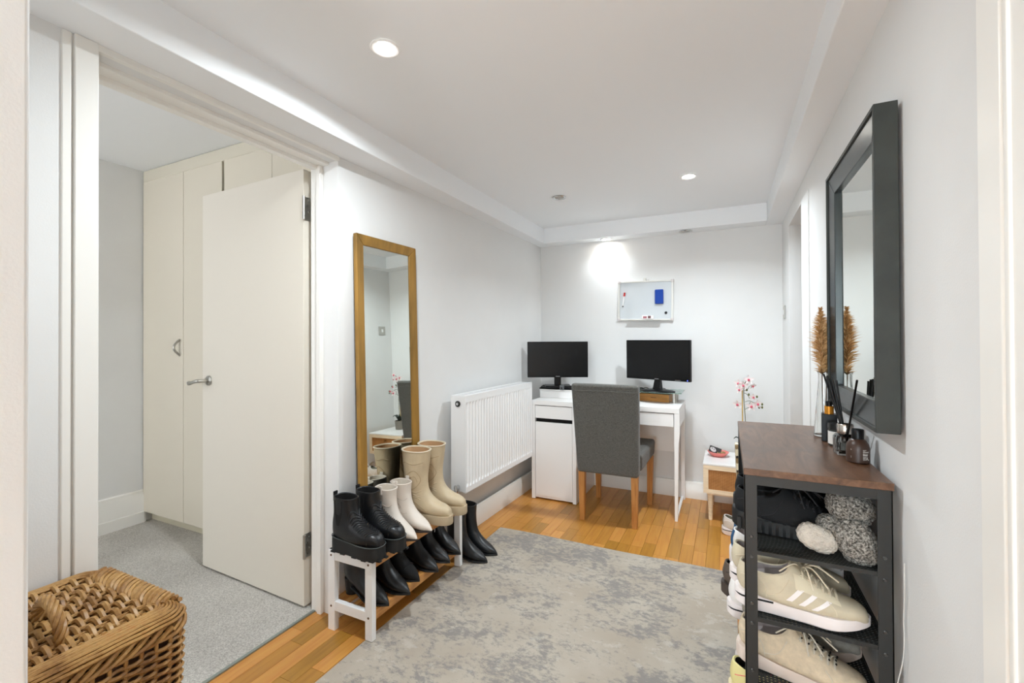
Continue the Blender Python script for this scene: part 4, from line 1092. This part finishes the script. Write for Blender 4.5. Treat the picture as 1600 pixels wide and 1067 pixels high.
for k, (ax_, ay_) in enumerate(((-.036, .06), (-.031, .04), (-.030, .052), (-.022, .03), (-.02, .048), (-.012, .03), (-.014, -.15))):
    MB().tube([(-ax_*.22, -ay_*.07, .014), (ax_, ay_, .218-.003*k*(k < 6))], .0026, 8).build('reed', BLKPL, df, smooth=True)
bo = thing('brown_bottle', 'brown toiletry bottle with black cap and white print, nearest on the rack top', 'bottle', (.307, 1.458, ZT), R_(14))
BRN = mat('brown_plastic', (62, 42, 32), .38)
MB().lathe([(0, 0), (.023, 0), (.0255, .003), (.0255, .038), (.0235, .048), (.018, .057), (.0125, .061), (0, .061)], 36).build('body', BRN, bo, smooth=True)
MB().lathe([(0, .061), (.0135, .061), (.0135, .084), (.0125, .0855), (0, .0855)], 28).build('cap', BLKPL, bo, smooth=True)
PRN = mat('white_print', (206, 200, 192), .6)
def prt(a0, a1, z0, z1): 
    n = 5; g = [[(.0257*math.cos(a0+(a1-a0)*k/n), .0257*math.sin(a0+(a1-a0)*k/n), z) for k in range(n+1)] for z in (z0, z1)]
    return g
pm_ = MB(); r5 = random.Random(2)
for (z, ln) in ((.0355, .55), (.0335, .35), (.031, 1.0), (.029, .95), (.0265, .2), (.0250, .8), (.0238, .75), (.0226, .8), (.0214, .7), (.0185, .8), (.0165, .45), (.0145, .4), (.0125, .45), (.0105, .7)):
    pm_.loft(prt(R_(-92), R_(-92+36*ln), z, z+.0009), False, False, closed=False)
pm_.loft(prt(R_(-74), R_(-64), .0125, .0165), False, False, closed=False).loft(prt(R_(-62), R_(-56), .0095, .0125), False, False, closed=False)
for z in (.036, .034, .0175, .0145): pm_.loft(prt(R_(-152), R_(-146), z, z+.0007), False, False, closed=False)
pm_.build('label_print', PRN, bo, kind='stuff')

# ---------------------------------------------------------------- nightstand, bowl, orchid, bag
ns_ = thing('nightstand', 'pale wood nightstand with rattan drawer and white top by the far wall', 'nightstand', (.06, 3.4, 0))
x0, x1, y0, y1 = -.205, .205, -.2, .185
MB().box(x0, y0+.012, .185, x1, y1, .366).build('body', PALEW, ns_, bevel=.002)
MB().box(x0-.002, y0, .366, x1+.002, y1, .378).build('top', mat('white_marbled_top', (232, 230, 228), .3, var=.03, vscale=12), ns_, bevel=.002)
dw = thing_dw = MB().hexa([(x0, y0, .185), (x1, y0, .185), (x1-.03, y0, .21), (x0+.03, y0, .21), (x0, y0+.0115, .185), (x1, y0+.0115, .185), (x1-.03, y0+.0115, .21), (x0+.03, y0+.0115, .21)])
dw.hexa([(x0, y0, .3655), (x1, y0, .3655), (x1-.03, y0, .338), (x0+.03, y0, .338), (x0, y0+.0115, .3655), (x1, y0+.0115, .3655), (x1-.03, y0+.0115, .338), (x0+.03, y0+.0115, .338)])
dw.hexa([(x0, y0, .185), (x0+.03, y0, .21), (x0+.03, y0, .338), (x0, y0, .3655), (x0, y0+.0115, .185), (x0+.03, y0+.0115, .21), (x0+.03, y0+.0115, .338), (x0, y0+.0115, .3655)])
dw.hexa([(x1, y0, .185), (x1-.03, y0, .21), (x1-.03, y0, .338), (x1, y0, .3655), (x1, y0+.0115, .185), (x1-.03, y0+.0115, .21), (x1-.03, y0+.0115, .338), (x1, y0+.0115, .3655)])
d_ = dw.build('drawer', PALEW, ns_)
MB().box(x0+.03, y0+.006, .21, x1-.03, y0+.011, .338).build('rattan_panel', RATTAN, d_)
MB().lathe([(0, 0), (.005, .001), (.005, .012), (.009, .016), (.009, .02), (0, .022)], 16).xf(Matrix.Translation((0, y0+.006, .318)) @ Matrix.Rotation(R_(90), 4, 'X')).build('knob', mat('brass_knob', (150, 112, 62), .3, .8), d_, smooth=True)
for sx in (-1, 1):
    for sy in (y0+.045, y1-.045): MB().tube([(sx*.165, sy, .001), (sx*.165, sy, .186)], [.013, .0175], 18).build('leg', PALEW, ns_, smooth=True)
MB().box(x0+.02, y0+.03, .168, x1-.02, y1-.03, .1852).build('apron', PALEW, ns_)
ZN = .3785
o = thing('trinket_bowl', 'small pink bowl on the nightstand', 'bowl', (-.06, 3.43, ZN), group=None)
MB().lathe([(0, .003), (.03, .003), (.045, .012), (.058, .028), (.062, .032), (.064, .031), (.058, .022), (.046, .007), (.033, 0), (0, 0)], 36, c0=False, c1=False, sx=1.08).build('bowl', mat('coral_pink_glaze', (226, 130, 122), .3), o, smooth=True)
bd_ = MB(); r6 = random.Random(5)
for k in range(60):
    a = r6.random()*6.283; rr_ = .036*math.sqrt(r6.random()); c = Vector((.015+rr_*math.cos(a)*.8, rr_*math.sin(a), .022+.008*r6.random()))
    bd_.lathe([(0, -.004), (.0035, -.002), (.0035, .002), (0, .004)], 6, tuple(c), False, False)
o2 = bd_.build('bead_string', mat('mixed_beads', (140, 122, 84), .35, var=.5, vscale=140), smooth=True, kind='stuff'); o2.location = (-.06, 3.43, ZN)
tag(o2, 'heap of olive and gold beads in the pink bowl', 'beads')
o = thing('photo_card', 'small black and white card standing in the pink bowl', 'card', (-.085, 3.424, ZN+.02), rot=(R_(-14), R_(14), R_(-10)))
MB().box(-.038, -.0006, 0, .038, .0006, .042).build('card', mat('card_black', (34, 32, 32), .4), o)
MB().lathe([(0, 0), (.02, 0), (.02, .0006), (0, .0006)], 24, sx=1.05, sy=.72).xf(Matrix.Translation((-.012, -.0008, .02)) @ Matrix.Rotation(R_(90), 4, 'X') @ Matrix.Rotation(R_(-20), 4, 'Z')).build('print', mat('print_pale_grey', (206, 206, 206), .5), o)
for dx, dz in ((-.02, .026), (-.006, .022)): MB().box(-.003+dx, -.0022, dz-.002, .003+dx, -.0014, dz+.003).build('print_mark', BLKPL, o)

orc = thing('orchid', 'white and pink orchid in a grey pot on the nightstand', 'plant', (.105, 3.45, ZN))
MB().lathe([(0, 0), (.04, 0), (.043, .003), (.05, .085), (.046, .085), (.04, .07), (0, .07)], 32).build('pot', mat('grey_ceramic', (128, 122, 112), .5), orc, smooth=True)
LEAF = mat('dark_green_leaf', (40, 52, 44), .4, var=.2, vscale=20)
for k in range(6):
    a = k*1.05; d = Vector((math.cos(a), math.sin(a), 0)); s = Vector((-d.y, d.x, 0)); g = []
    for u in range(8):
        w = u/7; c = d*(.012+.055*w)+Vector((0, 0, .075+.06*math.sin(w*2.2))); wd_ = .02*math.sin(math.pi*(w*.9+.08))
        g.append([c-s*wd_+Vector((0, 0, .004)), c, c+s*wd_+Vector((0, 0, .004)), c+Vector((0, 0, -.002))])
    MB().loft(g).build('leaf', LEAF, orc, smooth=True)
MB().tube([(-.012, 0, .07), (-.013, 0, .508)], .0042, 8).build('stake', mat('bamboo_stake', (206, 176, 112), .5), orc, smooth=True)
GST = mat('green_stem', (88, 92, 48), .5)
st = MB()
sp = cr([(.0, .004, .07), (.004, 0, .25), (-.004, 0, .42), (.0, -.01, .50), (.02, -.02, .53)], 24); st.tube(sp, .0026, 6)
st.tube(cr([(.004, 0, .33), (.03, -.005, .345), (.055, -.01, .335)], 10), .0018, 6).tube(cr([(.004, 0, .38), (.03, -.006, .39), (.06, -.01, .375), (.098, -.02, .352)], 12), .0018, 6)
st.tube(cr([(.022, -.004, .345), (.03, -.006, .372), (.036, -.006, .382)], 6), .0016, 6).tube(cr([(0, 0, .44), (.018, -.004, .43), (.03, -.006, .405)], 8), .0017, 6).tube(cr([(0, 0, .455), (.02, -.005, .468), (.03, -.006, .49)], 8), .0017, 6)
st.build('stem', GST, orc, smooth=True)
PET = mat('white_petal', (240, 228, 226), .6); LIP = mat('pink_lip', (206, 84, 108), .5, var=.15, vscale=200)
def flower(c, s, rz, rx):
    Rm = Matrix.Translation(c) @ Matrix.Rotation(R_(rz), 4, 'Z') @ Matrix.Rotation(R_(rx), 4, 'X')
    m = MB()
    for a, L, w in ((90, 1, .42), (162, 1.05, .62), (18, 1.05, .62), (234, .95, .4), (306, .95, .4)):
        d = Vector((math.cos(R_(a)), 0, math.sin(R_(a)))); q = Vector((-d.z, 0, d.x)); g = []
        for u in range(6):
            t_ = u/5; wd_ = w*.5*math.sin(math.pi*(t_*.86+.1)); cc = d*L*t_+Vector((0, -.18*t_*t_+.02, 0)); g.append([cc-q*wd_, cc+Vector((0, .05, 0)), cc+q*wd_])
        m.loft(g, False, False, closed=False)
    f = m.xf(Matrix.Scale(s, 4)).xf(Rm).build('flower', PET, orc, smooth=True, angle=60)
    l = MB().lathe([(0, -.3), (.22, -.15), (.26, .1), (.1, .3), (0, .32)], 10).xf(Matrix.Translation((0, -.2, -.05))).xf(Matrix.Scale(s*.9, 4)).xf(Rm); l.build('lip', LIP, f, smooth=True)
for c, s, rz, rx in (((.024, -.03, .532), .034, 14, -10), ((-.036, -.02, .505), .03, -30, 0), ((-.008, -.03, .494), .032, 5, 8), ((-.03, -.02, .462), .028, -35, 0), ((.052, -.02, .415), .026, 20, 0), ((.076, -.03, .372), .032, 30, -5), ((.04, -.03, .355), .034, 0, 0), ((-.042, -.02, .362), .032, -25, 12), ((.05, -.01, .49), .026, 40, 30)):
    flower(Vector(c), s, rz, rx)
for c in ((.014, -.006, .462), (.026, -.008, .432), (.074, -.014, .42), (.086, -.02, .35), (.104, -.022, .372), (.104, -.022, .352)):
    MB().lathe([(0, -.009), (.005, -.006), (.006, .001), (.003, .008), (0, .0095)], 10, c, False, False).build('bud', mat('bud_green', (92, 98, 48), .5) if 'bud_green' not in bpy.data.materials else bpy.data.materials['bud_green'], orc, smooth=True)

bagm = N('zigzag_print'); _c = bagm.co((1, 1, 1)); sep = bagm.n('ShaderNodeSeparateXYZ'); bagm.l(_c, sep.inputs[0])
tri = bagm.math('PINGPONG', bagm.math('MULTIPLY', bagm.math('ADD', sep.outputs[0], sep.outputs[1]), 1.0), .03)
zz = bagm.math('FRACT', bagm.math('MULTIPLY', bagm.math('ADD', sep.outputs[2], bagm.math('MULTIPLY', tri, 1.4)), 17.))
rp = bagm.ramp(zz, [(.0, (232, 220, 190)), (.46, (232, 220, 190)), (.48, (150, 124, 86)), (.82, (150, 124, 86)), (.84, (58, 46, 34)), (.99, (58, 46, 34))]); bagm.l(rp, bagm.b.inputs[0]); bagm.b.inputs['Roughness'].default_value = .7
bg = thing('tote_bag', 'tan and cream zigzag patterned tote bag behind the shoe rack', 'bag', (.185, 2.13, 0), R_(2))
MB().hexa([(-.13, -.05, .001), (.12, -.05, .001), (.12, .05, .001), (-.13, .05, .001), (-.158, -.03, .75), (.14, -.03, .75), (.14, .03, .75), (-.158, .03, .75)]).build('body', bagm.m, bg, bevel=.008)
for sy in (-.026, .026): MB().tube(cr([(-.1, sy, .74), (-.09, sy, .80), (0, sy, .825), (.08, sy, .80), (.09, sy, .74)], 20), .005, 8).build('strap', mat('dark_strap', (44, 36, 30), .6) if 'dark_strap' not in bpy.data.materials else bpy.data.materials['dark_strap'], bg, smooth=True)

o = MB().tube(cr([(XR-.004, 1.262, .70), (XR-.006, 1.255, .64), (XR-.005, 1.266, .58), (XR-.008, 1.258, .5), (XR-.02, 1.28, .36), (XR-.012, 1.3, .125)], 40), .0013, 6).build('hanging_cable', mat('cable_grey', (206, 204, 200), .5), smooth=True)
tag(o, 'thin white cable hanging down the wall behind the metal shoe rack', 'cable')
